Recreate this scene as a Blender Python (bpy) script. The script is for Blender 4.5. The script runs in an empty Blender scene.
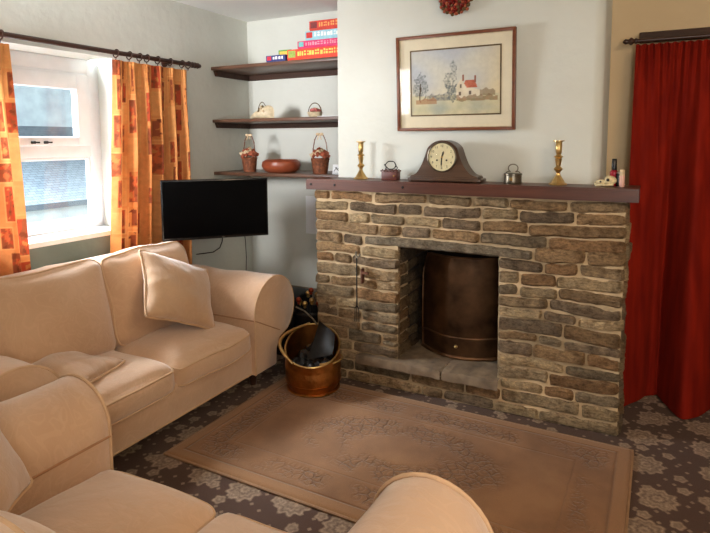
import bpy, bmesh, math, random
from mathutils import Vector, Matrix, noise
random.seed(7)
PI = math.pi
R = math.radians
scene = bpy.context.scene
COL = scene.collection

# ------------------------------------------------------------------ materials
def lin(r, g, b):
    def f(c):
        c /= 255.0
        return c / 12.92 if c <= .04045 else ((c + .055) / 1.055) ** 2.4
    return (f(r), f(g), f(b), 1.0)

class NT:
    """small helper around a node tree"""
    def __init__(s, name):
        s.m = bpy.data.materials.new(name); s.m.use_nodes = True
        s.t = s.m.node_tree; s.n = s.t.nodes; s.l = s.t.links
        s.b = s.n['Principled BSDF']; s.o = s.n['Material Output']
    def new(s, t, **k):
        n = s.n.new(t)
        for a, v in k.items(): setattr(n, a, v)
        return n
    def put(s, sock, v):
        if isinstance(v, bpy.types.NodeSocket): s.l.new(v, sock)
        else: sock.default_value = v
    def math(s, op, a, b=0.0, c=None):
        n = s.new('ShaderNodeMath', operation=op)
        s.put(n.inputs[0], a); s.put(n.inputs[1], b)
        if c is not None: s.put(n.inputs[2], c)
        return n.outputs[0]
    def vmath(s, op, a, b=(0, 0, 0)):
        n = s.new('ShaderNodeVectorMath', operation=op)
        s.put(n.inputs[0], a); s.put(n.inputs[1], b)
        return n
    def coord(s, kind='Object'): return s.new('ShaderNodeTexCoord').outputs[kind]
    def mapping(s, v, scale=(1, 1, 1), loc=(0, 0, 0), rot=(0, 0, 0)):
        n = s.new('ShaderNodeMapping'); s.put(n.inputs['Vector'], v)
        n.inputs['Scale'].default_value = scale; n.inputs['Location'].default_value = loc
        n.inputs['Rotation'].default_value = rot
        return n.outputs[0]
    def noise(s, v, scale, detail=3, rough=.5, out='Fac', dist=0):
        n = s.new('ShaderNodeTexNoise'); s.put(n.inputs['Vector'], v)
        n.inputs['Scale'].default_value = scale; n.inputs['Detail'].default_value = detail
        n.inputs['Roughness'].default_value = rough; n.inputs['Distortion'].default_value = dist
        return n.outputs[out]
    def ramp(s, fac, stops, interp='LINEAR'):
        n = s.new('ShaderNodeValToRGB'); n.color_ramp.interpolation = interp
        e = n.color_ramp.elements
        while len(e) > 1: e.remove(e[-1])
        e[0].position = stops[0][0]; e[0].color = stops[0][1]
        for p, c in stops[1:]:
            k = e.new(p); k.color = c
        s.put(n.inputs[0], fac); return n.outputs[0]
    def mix(s, fac, a, b, mode='MIX'):
        n = s.new('ShaderNodeMix', data_type='RGBA', blend_type=mode)
        s.put(n.inputs[0], fac); s.put(n.inputs[6], a); s.put(n.inputs[7], b)
        return n.outputs[2]
    def bump(s, h, strength=.3, dist=.01):
        n = s.new('ShaderNodeBump'); s.put(n.inputs['Height'], h)
        n.inputs['Strength'].default_value = strength; n.inputs['Distance'].default_value = dist
        s.l.new(n.outputs[0], s.b.inputs['Normal'])
    def base(s, c): s.put(s.b.inputs['Base Color'], c)
    def set(s, **k):
        for a, v in k.items():
            s.put(s.b.inputs[{'rough': 'Roughness', 'metal': 'Metallic', 'spec': 'Specular IOR Level', 'sheen': 'Sheen Weight',
                              'coat': 'Coat Weight'}[a]], v)
        return s

def simple(name, c, rough=.6, metal=0, var=.12, scale=20, bump=0, bscale=60, spec=.5, bdist=.004):
    t = NT(name); v = t.coord()
    n = t.noise(v, scale, 4)
    d = tuple(x * (1 - var * 1.6) for x in c[:3]) + (1,)
    l = tuple(min(1, x * (1 + var)) for x in c[:3]) + (1,)
    t.base(t.ramp(n, [(.3, d), (.7, l)])); t.set(rough=rough, metal=metal, spec=spec)
    if bump: t.bump(t.noise(v, bscale, 4), bump, bdist)
    return t.m

def plaster(name, c, c2):
    t = NT(name); v = t.coord()
    n = t.noise(v, 1.3, 4, .6)
    t.base(t.ramp(n, [(.3, c2), (.7, c)])); t.set(rough=.9, spec=.15)
    h = t.math('ADD', t.noise(v, 3.5, 3, .5), t.math('MULTIPLY', t.noise(v, 28, 4, .6), .18))
    t.bump(h, .35, .03)
    return t.m

def attr_mat(name, rough=.8, transl=0.0, bump=0, bscale=200, sheen=0, nvar=.15, nscale=30):
    t = NT(name)
    a = t.new('ShaderNodeAttribute', attribute_name='Col').outputs['Color']
    n = t.noise(t.coord(), nscale, 4, .6)
    f = t.ramp(n, [(.25, (1 - nvar * 2,) * 3 + (1,)), (.75, (1 + nvar * .5,) * 3 + (1,))])
    c = t.mix(1.0, a, f, 'MULTIPLY')
    t.base(c); t.set(rough=rough, spec=.2, sheen=sheen)
    if bump: t.bump(t.noise(t.coord(), bscale, 3), bump, .004)
    if transl:
        tr = t.new('ShaderNodeBsdfTranslucent'); t.l.new(c, tr.inputs[0])
        mx = t.new('ShaderNodeMixShader'); mx.inputs[0].default_value = transl
        t.l.new(t.b.outputs[0], mx.inputs[1]); t.l.new(tr.outputs[0], mx.inputs[2]); t.l.new(mx.outputs[0], t.o.inputs[0])
    return t.m

def wood(name, c1, c2, rough=.4, axis=0, scale=14):
    t = NT(name); v = t.coord()
    s = [9, 9, 9]; s[axis] = .9
    w = t.mapping(v, tuple(s))
    n = t.noise(w, scale / 6, 6, .65, dist=.6)
    n2 = t.noise(v, 2.2, 2)
    c = t.ramp(n, [(.3, c1), (.7, c2)])
    t.base(t.mix(t.math('MULTIPLY', n2, .5), c, tuple(x * .55 for x in c1[:3]) + (1,)))
    t.set(rough=rough, spec=.5); t.bump(n, .15, .004)
    return t.m

M = {}
M['wall'] = plaster('wall_plaster', lin(214, 216, 208), lin(204, 206, 198))
M['wallwarmlit'] = plaster('recess_plaster_warmlit', lin(212, 190, 154), lin(202, 178, 142))  # wall plaster with the warm lamplight put into its colour
M['ceiling'] = plaster('ceiling_plaster', lin(244, 244, 240), lin(236, 237, 233))
M['apronshade'] = plaster('window_apron_shade', lin(128, 140, 136), lin(104, 117, 113))  # wall plaster with the shade below the window painted in
M['plinth'] = plaster('low_plinth', lin(150, 135, 118), lin(120, 108, 92))
M['white'] = simple('white_paint', lin(222, 226, 230), .4, var=.02)
M['sill'] = simple('sill_paint', lin(238, 240, 240), .4, var=.03)
M['shelf'] = wood('dark_shelf_wood', lin(80, 54, 40), lin(124, 88, 66), .4, 0)
M['batten'] = wood('dark_batten_wood', lin(54, 34, 24), lin(80, 52, 36), .75, 0)
M['mantel'] = wood('mahogany_beam', lin(70, 36, 24), lin(104, 58, 40), .4, 0)
M['clockwood'] = wood('walnut_clock', lin(66, 46, 34), lin(100, 74, 56), .3, 0)
M['framewood'] = wood('picture_frame_wood', lin(96, 48, 26), lin(140, 80, 46), .35, 0)
M['pole'] = wood('dark_pole', lin(46, 26, 18), lin(74, 42, 28), .35, 1)
M['brass'] = simple('brass', lin(208, 174, 112), .3, 1, .15, 30)
M['brassdark'] = simple('aged_brass', lin(176, 112, 52), .3, 1, .25, 14, .25, 40)
M['scuttle'] = simple('hammered_copper', lin(186, 128, 70), .33, 1, .2, 20, .55, 55, bdist=.006)
M['pewter'] = simple('pewter', lin(120, 112, 98), .35, 1, .2, 40)
M['iron'] = simple('black_iron', lin(30, 28, 27), .5, .6, .2, 40)
M['black'] = simple('black_plastic', lin(10, 10, 11), .25, 0, .05, 20)
M['screen'] = simple('tv_glass', lin(4, 4, 5), .16, 0, .02, 5, spec=.1)
M['coal'] = simple('coal', lin(16, 15, 15), .45, 0, .3, 40, .6, 60)
M['soot'] = simple('sooty_stone', lin(42, 32, 25), .95, 0, .4, 14, .8, 25)
M['rope'] = simple('beige_cord', lin(144, 110, 78), .8)
M['cream'] = simple('cream_ceramic', lin(206, 190, 158), .4, 0, .15, 40, .2, 80)
M['bone'] = simple('bone', lin(222, 204, 160), .5, 0, .2, 60)
M['wicker'] = simple('wicker', lin(128, 72, 42), .65, 0, .35, 60, .9, 120, bdist=.006)
M['flower'] = simple('dried_flower', lin(168, 88, 60), .8, 0, .35, 60, .6, 120)
M['flowercream'] = simple('cream_flower', lin(210, 186, 150), .8, 0, .2, 60)
M['berry'] = simple('red_berry', lin(116, 22, 16), .3, 0, .35, 60)
M['sprig'] = simple('dried_sprig', lin(98, 78, 46), .85, 0, .4, 60)
M['copperbowl'] = wood('terracotta_wood', lin(134, 62, 38), lin(168, 88, 56), .35, 0)
M['boxwood'] = wood('red_brown_wood', lin(72, 28, 18), lin(110, 48, 32), .4, 0)
M['paper'] = simple('paper', lin(235, 238, 240), .8, 0, .02)
M['redlacquer'] = simple('red_lacquer', lin(150, 14, 34), .2)
M['pinktube'] = simple('pale_pink_plastic', lin(226, 178, 164), .35, 0, .08)
M['brickwhite'] = simple('sash_rubber', lin(90, 96, 100), .6)

# fireplace stone (per stone colour attribute)
def stone_mat():
    t = NT('fireplace_stone'); v = t.coord()
    a = t.new('ShaderNodeAttribute', attribute_name='Col').outputs['Color']
    n = t.noise(v, 18, 6, .65)
    f = t.ramp(n, [(.28, (.44, .39, .34, 1)), (.5, (1, 1, 1, 1)), (.74, (1.4, 1.34, 1.24, 1))])
    c = t.mix(1, a, f, 'MULTIPLY')
    mid = t.noise(t.mapping(v, (1, 1, 2.6)), 42, 5, .7)
    c = t.mix(1, c, t.ramp(mid, [(.32, (.55, .52, .48, 1)), (.5, (1, 1, 1, 1)), (.68, (1.3, 1.27, 1.2, 1))]), 'MULTIPLY')
    fine = t.noise(v, 130, 4, .7)
    c = t.mix(1, c, t.ramp(fine, [(.3, (.75, .74, .72, 1)), (.7, (1.12, 1.12, 1.12, 1))]), 'MULTIPLY')
    t.base(c); t.set(rough=.92, spec=.2)
    t.bump(t.math('ADD', t.noise(t.mapping(v, (1, 1, 2.2)), 30, 7, .75), t.math('MULTIPLY', fine, .4)), 1.0, .03)
    return t.m
M['stone'] = stone_mat()
M['mortar'] = simple('sandy_mortar', lin(188, 164, 130), .95, 0, .30, 3.5, .9, 50, spec=.1, bdist=.01)
M['slab'] = simple('hearth_slate', lin(118, 100, 80), .75, 0, .3, 12, .6, 30, bdist=.01)

# sofa damask
def sofa_mat(name, c, c2):
    t = NT(name); v = t.coord()
    w = t.noise(v, 5.5, 2, .5, 'Color')
    vv = t.vmath('ADD', v, t.vmath('SCALE', w).outputs[0])
    sc = t.n[-1] if False else None
    n = t.new('ShaderNodeTexNoise'); t.l.new(v, n.inputs['Vector']); n.inputs['Scale'].default_value = 7; n.inputs['Detail'].default_value = 1.5
    n.inputs['Distortion'].default_value = 1.4
    k = t.math('SINE', t.math('MULTIPLY', n.outputs[0], 42))
    k = t.ramp(k, [(.55, (0, 0, 0, 1)), (.8, (1, 1, 1, 1))])
    big = t.noise(v, 2.2, 3)
    base = t.ramp(big, [(.3, c2), (.7, c)])
    light = tuple(min(1, x * 1.16) for x in c[:3]) + (1,)
    t.base(t.mix(t.math('MULTIPLY', k, .13), base, light))
    t.set(rough=.85, spec=.2, sheen=.6); t.b.inputs['Sheen Roughness'].default_value = .6
    weave = t.noise(v, 260, 2)
    wr = t.noise(t.mapping(v, (1, 1.6, 1.2)), 9, 3, .55, dist=.8)
    t.bump(t.math('ADD', t.math('MULTIPLY', weave, .12), wr), .3, .016)
    return t.m
M['sofa'] = sofa_mat('beige_damask', lin(210, 173, 138), lin(192, 152, 116))
M['pillow'] = sofa_mat('beige_damask_cushion', lin(200, 162, 124), lin(180, 142, 106))
M['piping'] = simple('sofa_piping', lin(204, 168, 132), .8, 0, .06)
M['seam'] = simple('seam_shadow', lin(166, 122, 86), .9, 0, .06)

# carpet with floral medallions
def carpet():
    t = NT('floral_carpet'); v = t.mapping(t.coord(), (1, 1, 0))
    wob = t.noise(v, 14, 2, .5, 'Color')
    def flower(scale, off, R0, petals, rnd):
        vo = t.new('ShaderNodeTexVoronoi', voronoi_dimensions='2D', feature='F1')
        p = t.mapping(v, (1, 1, 1), off)
        t.l.new(p, vo.inputs['Vector']); vo.inputs['Scale'].default_value = scale; vo.inputs['Randomness'].default_value = rnd
        d = t.vmath('SUBTRACT', p, vo.outputs['Position']).outputs[0]
        sp = t.new('ShaderNodeSeparateXYZ'); t.l.new(d, sp.inputs[0])
        ang = t.math('ARCTAN2', sp.outputs[1], sp.outputs[0])
        r = t.vmath('LENGTH', d).outputs['Value']
        lim = t.math('MULTIPLY_ADD', t.math('COSINE', t.math('MULTIPLY', ang, petals)), .10 * R0, R0 * .9)
        lim = t.math('MULTIPLY_ADD', t.math('SUBTRACT', t.noise(v, 30, 2), .5), R0 * .3, lim)
        q = t.math('DIVIDE', r, lim)
        return q
    q = flower(3.9, (0, 0, 0), .09, 10, .3)
    big = t.ramp(q, [(0, (.3, .3, .3, 1)), (.2, (1, 1, 1, 1)), (.34, (.3, .3, .3, 1)), (.5, (.85, .85, .85, 1)), (.66, (.35, .35, .35, 1)), (.84, (1, 1, 1, 1)), (.95, (.3, .3, .3, 1)), (1.0, (0, 0, 0, 1))])
    q2 = flower(7.2, (.31, .17, 0), .034, 5, .8)
    sm = t.ramp(q2, [(0, (1, 1, 1, 1)), (.4, (.5, .5, .5, 1)), (.7, (.9, .9, .9, 1)), (1, (0, 0, 0, 1))])
    q3 = flower(15, (.1, .47, 0), .011, 4, .9)
    ti = t.ramp(q3, [(0, (.7, .7, .7, 1)), (.8, (.5, .5, .5, 1)), (1, (0, 0, 0, 1))])
    m = t.math('MAXIMUM', t.math('MAXIMUM', big, sm), ti)
    pile = t.noise(v, 420, 2)
    m = t.math('MULTIPLY', m, t.math('MULTIPLY_ADD', t.noise(v, 34, 4, .7), 1.8, -.12))
    c = t.mix(m, lin(78, 57, 46), lin(168, 144, 120))
    t.base(t.mix(1, c, t.ramp(pile, [(.3, (.7, .7, .7, 1)), (.7, (1.15, 1.15, 1.15, 1))]), 'MULTIPLY'))
    t.set(rough=.97, spec=.1, sheen=.1); t.bump(pile, .4, .004)
    return t.m
M['carpet'] = carpet()

# carved rug (local coordinates centred on the rug)
RUGW, RUGH = 1.985, 1.075
def rug_mat():
    t = NT('carved_wool_rug'); v = t.coord()
    sp = t.new('ShaderNodeSeparateXYZ'); t.l.new(v, sp.inputs[0])
    ax = t.math('ABSOLUTE', sp.outputs[0]); ay = t.math('ABSOLUTE', sp.outputs[1])
    ex = t.math('SUBTRACT', RUGW / 2, ax); ey = t.math('SUBTRACT', RUGH / 2, ay)
    e = t.math('MINIMUM', ex, ey)                                   # distance from edge
    def band(x, lo, hi, s=.012):
        a = t.new('ShaderNodeMapRange', interpolation_type='SMOOTHSTEP'); t.put(a.inputs[0], x)
        a.inputs[1].default_value = lo - s; a.inputs[2].default_value = lo + s
        b = t.new('ShaderNodeMapRange', interpolation_type='SMOOTHSTEP'); t.put(b.inputs[0], x)
        b.inputs[1].default_value = hi - s; b.inputs[2].default_value = hi + s
        return t.math('SUBTRACT', a.outputs[0], b.outputs[0])
    # floral masks: border garland patches and centre medallion
    rx = t.math('DIVIDE', sp.outputs[0], .50); ry = t.math('DIVIDE', sp.outputs[1], .27)
    rr = t.math('SQRT', t.math('ADD', t.math('MULTIPLY', rx, rx), t.math('MULTIPLY', ry, ry)))
    med = t.math('MULTIPLY', band(rr, .45, 1.0, .12), t.ramp(t.noise(v, 4.2, 2), [(.42, (0, 0, 0, 1)), (.52, (1, 1, 1, 1))]))
    gar = band(e, .10, .205, .02)
    patch = t.ramp(t.noise(v, 2.6, 2), [(.42, (0, 0, 0, 1)), (.52, (1, 1, 1, 1))])
    mask = t.math('MAXIMUM', med, t.math('MULTIPLY', gar, patch))
    wob = t.vmath('SCALE', t.noise(v, 16, 2, .5, 'Color'))
    wob.inputs[3].default_value = .05
    vo = t.new('ShaderNodeTexVoronoi', voronoi_dimensions='2D', feature='DISTANCE_TO_EDGE')
    t.l.new(t.vmath('ADD', v, wob.outputs[0]).outputs[0], vo.inputs['Vector']); vo.inputs['Scale'].default_value = 22
    groove = t.ramp(vo.outputs['Distance'], [(0, (0, 0, 0, 1)), (.14, (1, 1, 1, 1))])
    vo2 = t.new('ShaderNodeTexVoronoi', voronoi_dimensions='2D', feature='F1')
    t.l.new(v, vo2.inputs['Vector']); vo2.inputs['Scale'].default_value = 11
    swirl = t.ramp(t.math('SINE', t.math('MULTIPLY', vo2.outputs['Distance'], 26)), [(.1, (0, 0, 0, 1)), (.45, (1, 1, 1, 1))])
    groove = t.math('MULTIPLY', groove, t.math('MULTIPLY_ADD', swirl, .5, .5))
    relief = t.math('SUBTRACT', 1.0, t.math('MULTIPLY', mask, t.math('SUBTRACT', 1.0, groove)))
    line = t.math('SUBTRACT', relief, t.math('MULTIPLY', band(e, .062, .072, .004), .5))
    line = t.math('SUBTRACT', line, t.math('MULTIPLY', band(e, .232, .24, .004), .25))
    big = t.noise(v, 2.4, 4, .6)
    c = t.ramp(big, [(.34, lin(118, 83, 55)), (.66, lin(148, 108, 74))])
    c = t.mix(band(e, -.1, .066, .004), c, lin(142, 104, 71))
    c = t.mix(t.math('MULTIPLY', t.math('SUBTRACT', 1.0, line), .55), c, lin(82, 54, 36))
    pile = t.noise(v, 300, 2)
    t.base(t.mix(1, c, t.ramp(pile, [(.3, (.8, .8, .8, 1)), (.7, (1.1, 1.1, 1.1, 1))]), 'MULTIPLY'))
    t.set(rough=.98, spec=.08, sheen=.2)
    t.bump(t.math('ADD', line, t.math('MULTIPLY', pile, .12)), .8, .012)
    return t.m
M['rug'] = rug_mat()

def velvet():
    t = NT('red_velvet'); v = t.coord()
    n = t.noise(t.mapping(v, (3, 3, .5)), 6, 3)
    t.base(t.ramp(n, [(.3, lin(106, 18, 9)), (.7, lin(138, 31, 15))])); t.set(rough=.8, spec=.1, sheen=.12)
    t.b.inputs['Sheen Tint'].default_value = lin(230, 90, 50)
    t.bump(t.noise(v, 120, 3), .15, .003)
    return t.m
M['velvet'] = velvet()
M['curtain'] = attr_mat('patterned_curtain', .85, .16, .15, 300, 0, .1, 26)
M['art'] = attr_mat('watercolour', .6, 0, 0, 1, 0, .06, 40)
M['mount'] = simple('picture_mount', lin(222, 212, 186), .8, 0, .03)
M['gold'] = simple('dark_gold_slip', lin(96, 74, 40), .4, .3)

def glass(name, gl=.06, tint=(1, 1, 1, 1)):
    t = NT(name)
    tr = t.new('ShaderNodeBsdfTransparent'); tr.inputs[0].default_value = tint
    g = t.new('ShaderNodeBsdfGlossy'); g.inputs['Roughness'].default_value = .03
    fr = t.new('ShaderNodeFresnel'); fr.inputs[0].default_value = 1.4
    mx = t.new('ShaderNodeMixShader')
    t.l.new(t.math('MULTIPLY', fr.outputs[0], gl / .04 * .5), mx.inputs[0])
    t.l.new(tr.outputs[0], mx.inputs[1]); t.l.new(g.outputs[0], mx.inputs[2]); t.l.new(mx.outputs[0], t.o.inputs[0])
    return t.m
M['glass'] = glass('window_glass', .05)
M['pglass'] = glass('picture_glass', .014)

def printed(name, c, inks, scale=(26, 26, 60), thr=.56):
    """box side with rows of blurred printing"""
    t = NT(name); v = t.coord()
    n = t.noise(t.mapping(v, (scale[0] * 2, scale[1] * 2, scale[2] * 1.3)), 1.0, 4, .7)
    n2 = t.noise(t.mapping(v, (14, 14, 34), (3, 1, 2)), 1.0, 4, .7)
    c1 = t.mix(t.ramp(n, [(thr, (0, 0, 0, 1)), (thr + .05, (1, 1, 1, 1))]), c, inks[0])
    c1 = t.mix(t.ramp(n2, [(.58, (0, 0, 0, 1)), (.62, (1, 1, 1, 1))]), c1, inks[1])
    t.base(c1); t.set(rough=.5, spec=.4)
    return t.m

def slate():
    t = NT('slate_roof'); v = t.coord('Object')
    br = t.new('ShaderNodeTexBrick'); t.l.new(t.mapping(v, (1, 1, 1), (0, 0, 0), (0, 0, R(90))), br.inputs['Vector'])
    br.inputs['Color1'].default_value = lin(92, 102, 108); br.inputs['Color2'].default_value = lin(78, 89, 97)
    br.inputs['Mortar'].default_value = lin(47, 56, 62); br.inputs['Scale'].default_value = 5
    br.inputs['Mortar Size'].default_value = .016
    t.base(br.outputs[0]); t.set(rough=.8)
    return t.m
M['slate'] = slate()
def facade():
    t = NT('outdoor_stone'); v = t.coord('Object')
    br = t.new('ShaderNodeTexBrick'); t.l.new(t.mapping(v, (1, 1, 1), (0, 0, 0), (R(90), 0, R(90))), br.inputs['Vector'])
    br.inputs['Color1'].default_value = lin(162, 174, 179); br.inputs['Color2'].default_value = lin(140, 156, 163)
    br.inputs['Mortar'].default_value = lin(152, 163, 166); br.inputs['Scale'].default_value = 3
    n = t.noise(v, 5, 4)
    t.base(t.mix(1, br.outputs[0], t.ramp(n, [(.3, (.8, .8, .8, 1)), (.7, (1.1, 1.1, 1.1, 1))]), 'MULTIPLY')); t.set(rough=.9)
    return t.m
M['facade'] = facade()

# ------------------------------------------------------------------ mesh helpers
def tag(o, label=None, cat=None, group=None, kind=None):
    if label: o['label'] = label
    if cat: o['category'] = cat
    if group: o['group'] = group
    if kind: o['kind'] = kind
    return o

def thing(name, label, cat, loc=(0, 0, 0), rz=0, group=None):
    o = bpy.data.objects.new(name, None); COL.objects.link(o)
    o.empty_display_size = .05
    o.location = loc; o.rotation_euler = (0, 0, rz)
    return tag(o, label, cat, group)

def obj(name, bm, mat, parent=None, smooth=40, world=False, loc=None, rot=None):
    """world=True: the vertices are in world space, moved into the parent's (unrotated) space"""
    if world and parent is not None:
        bmesh.ops.translate(bm, verts=bm.verts, vec=-Vector(parent.location))
    me = bpy.data.meshes.new(name); bmesh.ops.recalc_face_normals(bm, faces=bm.faces); bm.to_mesh(me); bm.free()
    if smooth:
        me.shade_smooth(); me.set_sharp_from_angle(angle=R(smooth))
    for m in (mat if isinstance(mat, (list, tuple)) else [mat]): me.materials.append(m)
    o = bpy.data.objects.new(name, me); COL.objects.link(o)
    if parent: o.parent = parent
    if loc: o.location = loc
    if rot: o.rotation_euler = rot
    return o

def struct(name, bm, mat, parent=None, smooth=0):
    o = obj(name, bm, mat, parent, smooth)
    if parent is None: o['kind'] = 'structure'
    return o

def copy_tree(o, parent=None):
    c = o.copy(); COL.objects.link(c); c.parent = parent
    for ch in list(o.children): copy_tree(ch, c)
    return c

def NB(): return bmesh.new()

def box(bm, x0, x1, y0, y1, z0, z1, bev=0, seg=2):
    r = bmesh.ops.create_cube(bm, size=1)
    vs = r['verts']
    for v in vs:
        v.co = Vector(((x0 + x1) / 2 + v.co.x * (x1 - x0), (y0 + y1) / 2 + v.co.y * (y1 - y0), (z0 + z1) / 2 + v.co.z * (z1 - z0)))
    if bev:
        es = set(e for v in vs for e in v.link_edges)
        bmesh.ops.bevel(bm, geom=list(es), offset=bev, segments=seg, affect='EDGES', profile=.5)
    return bm

def tube(bm, pts, r, n=8, closed=False, cap=True):
    """r: number or per point list"""
    pts = [Vector(p) for p in pts]; N = len(pts)
    rs = r if isinstance(r, (list, tuple)) else [r] * N
    t0 = None; rings = []; up = None
    for i, p in enumerate(pts):
        a = pts[(i - 1) % N] if closed or i > 0 else p
        b = pts[(i + 1) % N] if closed or i < N - 1 else p
        t = (b - a).normalized()
        if up is None:
            up = t.orthogonal().normalized()
        else:
            up = (up - t * up.dot(t))
            up = up.normalized() if up.length > 1e-6 else t.orthogonal().normalized()
        s = t.cross(up)
        rings.append([bm.verts.new(p + (up * math.cos(2 * PI * k / n) + s * math.sin(2 * PI * k / n)) * rs[i]) for k in range(n)])
    for i in range(N if closed else N - 1):
        A, B = rings[i], rings[(i + 1) % N]
        sh = 0
        if closed and i == N - 1:
            sh = min(range(n), key=lambda k: (A[0].co - B[k].co).length)
        for k in range(n):
            try: bm.faces.new((A[k], A[(k + 1) % n], B[(k + 1 + sh) % n], B[(k + sh) % n]))
            except ValueError: pass
    if not closed and cap:
        bm.faces.new(rings[0][::-1]); bm.faces.new(rings[-1])
    return bm

def lathe(bm, prof, n=28, axis='z', loc=(0, 0, 0), close=True):
    """prof: (radius, height) pairs"""
    rings = []
    for r, h in prof:
        ring = []
        for k in range(n):
            a = 2 * PI * k / n
            p = (r * math.cos(a), r * math.sin(a), h)
            if axis == 'y': p = (p[0], -h, p[1])
            if axis == 'x': p = (h, p[0], p[1])
            ring.append(bm.verts.new(Vector(p) + Vector(loc)))
        rings.append(ring)
    for A, B in zip(rings, rings[1:]):
        for k in range(n): bm.faces.new((A[k], A[(k + 1) % n], B[(k + 1) % n], B[k]))
    if close:
        bm.faces.new(rings[0][::-1]); bm.faces.new(rings[-1])
    return bm

def prism(bm, prof, a0, a1, plane='xz'):
    """extrude a 2-D outline; plane 'xz' extrudes along y, 'yz' along x, 'xy' along z"""
    def P(u, w, a): return {'xz': (u, a, w), 'yz': (a, u, w), 'xy': (u, w, a)}[plane]
    A = [bm.verts.new(P(u, w, a0)) for u, w in prof]; B = [bm.verts.new(P(u, w, a1)) for u, w in prof]
    n = len(prof)
    for i in range(n): bm.faces.new((A[i], A[(i + 1) % n], B[(i + 1) % n], B[i]))
    bm.faces.new(A[::-1]); bm.faces.new(B)
    return bm

def blob(bm, c, r, sub=2, amp=.15, sc=3, squash=(1, 1, 1), seed=0):
    rr = bmesh.ops.create_icosphere(bm, subdivisions=sub, radius=1)
    for v in rr['verts']:
        d = 1 + amp * noise.noise(v.co * sc + Vector((seed * 3.1, seed * 1.7, seed)))
        v.co = Vector(c) + Vector((v.co.x * squash[0], v.co.y * squash[1], v.co.z * squash[2])) * r * d
    return bm

def grid(fn, nu, nv, colfn=None):
    """sheet of (nu+1)x(nv+1) vertices from fn(u,v); colfn gives a colour attribute"""
    bm = NB(); lay = bm.verts.layers.float_color.new('Col') if colfn else None
    V = [[bm.verts.new(fn(i / nu, j / nv)) for i in range(nu + 1)] for j in range(nv + 1)]
    if colfn:
        for j in range(nv + 1):
            for i in range(nu + 1): V[j][i][lay] = colfn(i / nu, j / nv)
    for j in range(nv):
        for i in range(nu): bm.faces.new((V[j][i], V[j][i + 1], V[j + 1][i + 1], V[j + 1][i]))
    return bm

# ------------------------------------------------------------------ room shell
XL, YB, ZC = -3.05, 3.884, 2.495
BX0, BX1, BY = -1.816, -.242, 3.23          # chimney breast
YR = 3.68                                   # recess wall right of the breast
XR, YF = 2.3, -1.9
W0, W1, WZ0, WZ1 = 1.42, 2.515, .925, 2.03  # window opening in the left wall
XG = -3.27

struct('floor', box(NB(), -3.4, XR + .1, YF - .1, 4.0, -.1, 0), M['carpet'])
struct('ceiling', box(NB(), -3.4, XR + .1, YF - .1, 4.0, ZC, ZC + .1), M['ceiling'])
bm = NB()
box(bm, XL - .3, XL, YF - .1, W0, 0, ZC); box(bm, XL - .3, XL, W0, W1, WZ1, ZC); box(bm, XL - .3, XL, W0, W1, 0, WZ0)
# right reveal is splayed
prism(bm, [(XL, W1), (XL, YB + .1), (XL - .3, YB + .1), (XL - .3, W1 + .075), (XG, W1 + .065)], 0, ZC, 'xy')
struct('wall_left', bm, M['wall'])
struct('wall_back', box(NB(), XL - .3, BX1 - .2, YB, YB + .1, 0, ZC), M['wall'])
bm = NB()
box(bm, BX0, -1.345, BY, YB, 0, ZC); prism(bm, [(-.70, BY)] + [(BX1 - .055 + .055 * math.sin(R(9 * i)), BY + .055 - .055 * math.cos(R(9 * i))) for i in range(11)] + [(BX1, YB), (-.70, YB)], 0, ZC, 'xy'); box(bm, -1.345, -.70, BY, YB, 1.0, ZC)
struct('wall_chimney', bm, M['wall'], None, 30)
struct('wall_recess', box(NB(), BX1, XR, YR, YR + .1, 0, ZC), M['wallwarmlit'])
struct('wall_right', box(NB(), XR, XR + .1, YF, 4.0, 0, ZC), M['wall'])
struct('wall_front', box(NB(), XL - .3, XR, YF - .1, YF, 0, ZC), M['wall'])
struct('wall_shade_panel', box(NB(), XL, XL + .006, W0 - .03, W1 + .0, .0, WZ0 - .005), M['apronshade'])  # added thin sheet that carries the painted shade under the sill
struct('baseboard_back', box(NB(), XL, BX0, YB - .018, YB, 0, .30, .005), M['plinth'])

# ------------------------------------------------------------------ window
win = thing('window_1', 'white framed casement window with a top-hung fanlight in the left wall', 'window', (XG, 2.0, WZ0))
win['kind'] = 'structure'
def frame_rect(bm, x0, x1, y0, y1, z0, z1, w, wb=None, bev=.006):
    wb = wb or w
    box(bm, x0, x1, y0, y0 + w, z0, z1, bev); box(bm, x0, x1, y1 - w, y1, z0, z1, bev)
    box(bm, x0, x1, y0 + w - .004, y1 - w + .004, z1 - w, z1, bev); box(bm, x0, x1, y0 + w - .004, y1 - w + .004, z0, z0 + wb, bev)
    return bm
FY0, FY1, FZ0, FZ1 = 1.40, 2.585, .925, 2.03
bm = NB(); frame_rect(bm, XG - .06, XG, FY0, FY1, FZ0, FZ1, .085, .06)
box(bm, XG - .06, XG, FY0 + .08, FY1 - .08, 1.408, 1.49, .006); box(bm, XG - .055, XG - .004, FY0 + .07, FY1 - .07, FZ1 - .13, FZ1 - .08, .004)
obj('window_frame', bm, M['white'], win, 40, True)
s = obj('fanlight_sash', frame_rect(NB(), XG - .045, XG + .012, FY0 + .08, FY1 - .08, 1.48, FZ1 - .10, .095, .055), M['white'], win, 40, True)
g = obj('pane', box(NB(), XG - .02, XG - .016, FY0 + .15, FY1 - .15, 1.52, FZ1 - .165), M['glass'], s, 0)
bmesh_shift = -Vector(win.location)
for v in g.data.vertices: v.co += bmesh_shift
obj('seal', frame_rect(NB(), XG - .014, XG - .008, FY0 + .158, FY1 - .158, 1.532, FZ1 - .181, .006, .006, 0), M['brickwhite'], s, 0)
for v in s.children[-1].data.vertices: v.co += bmesh_shift
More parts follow.
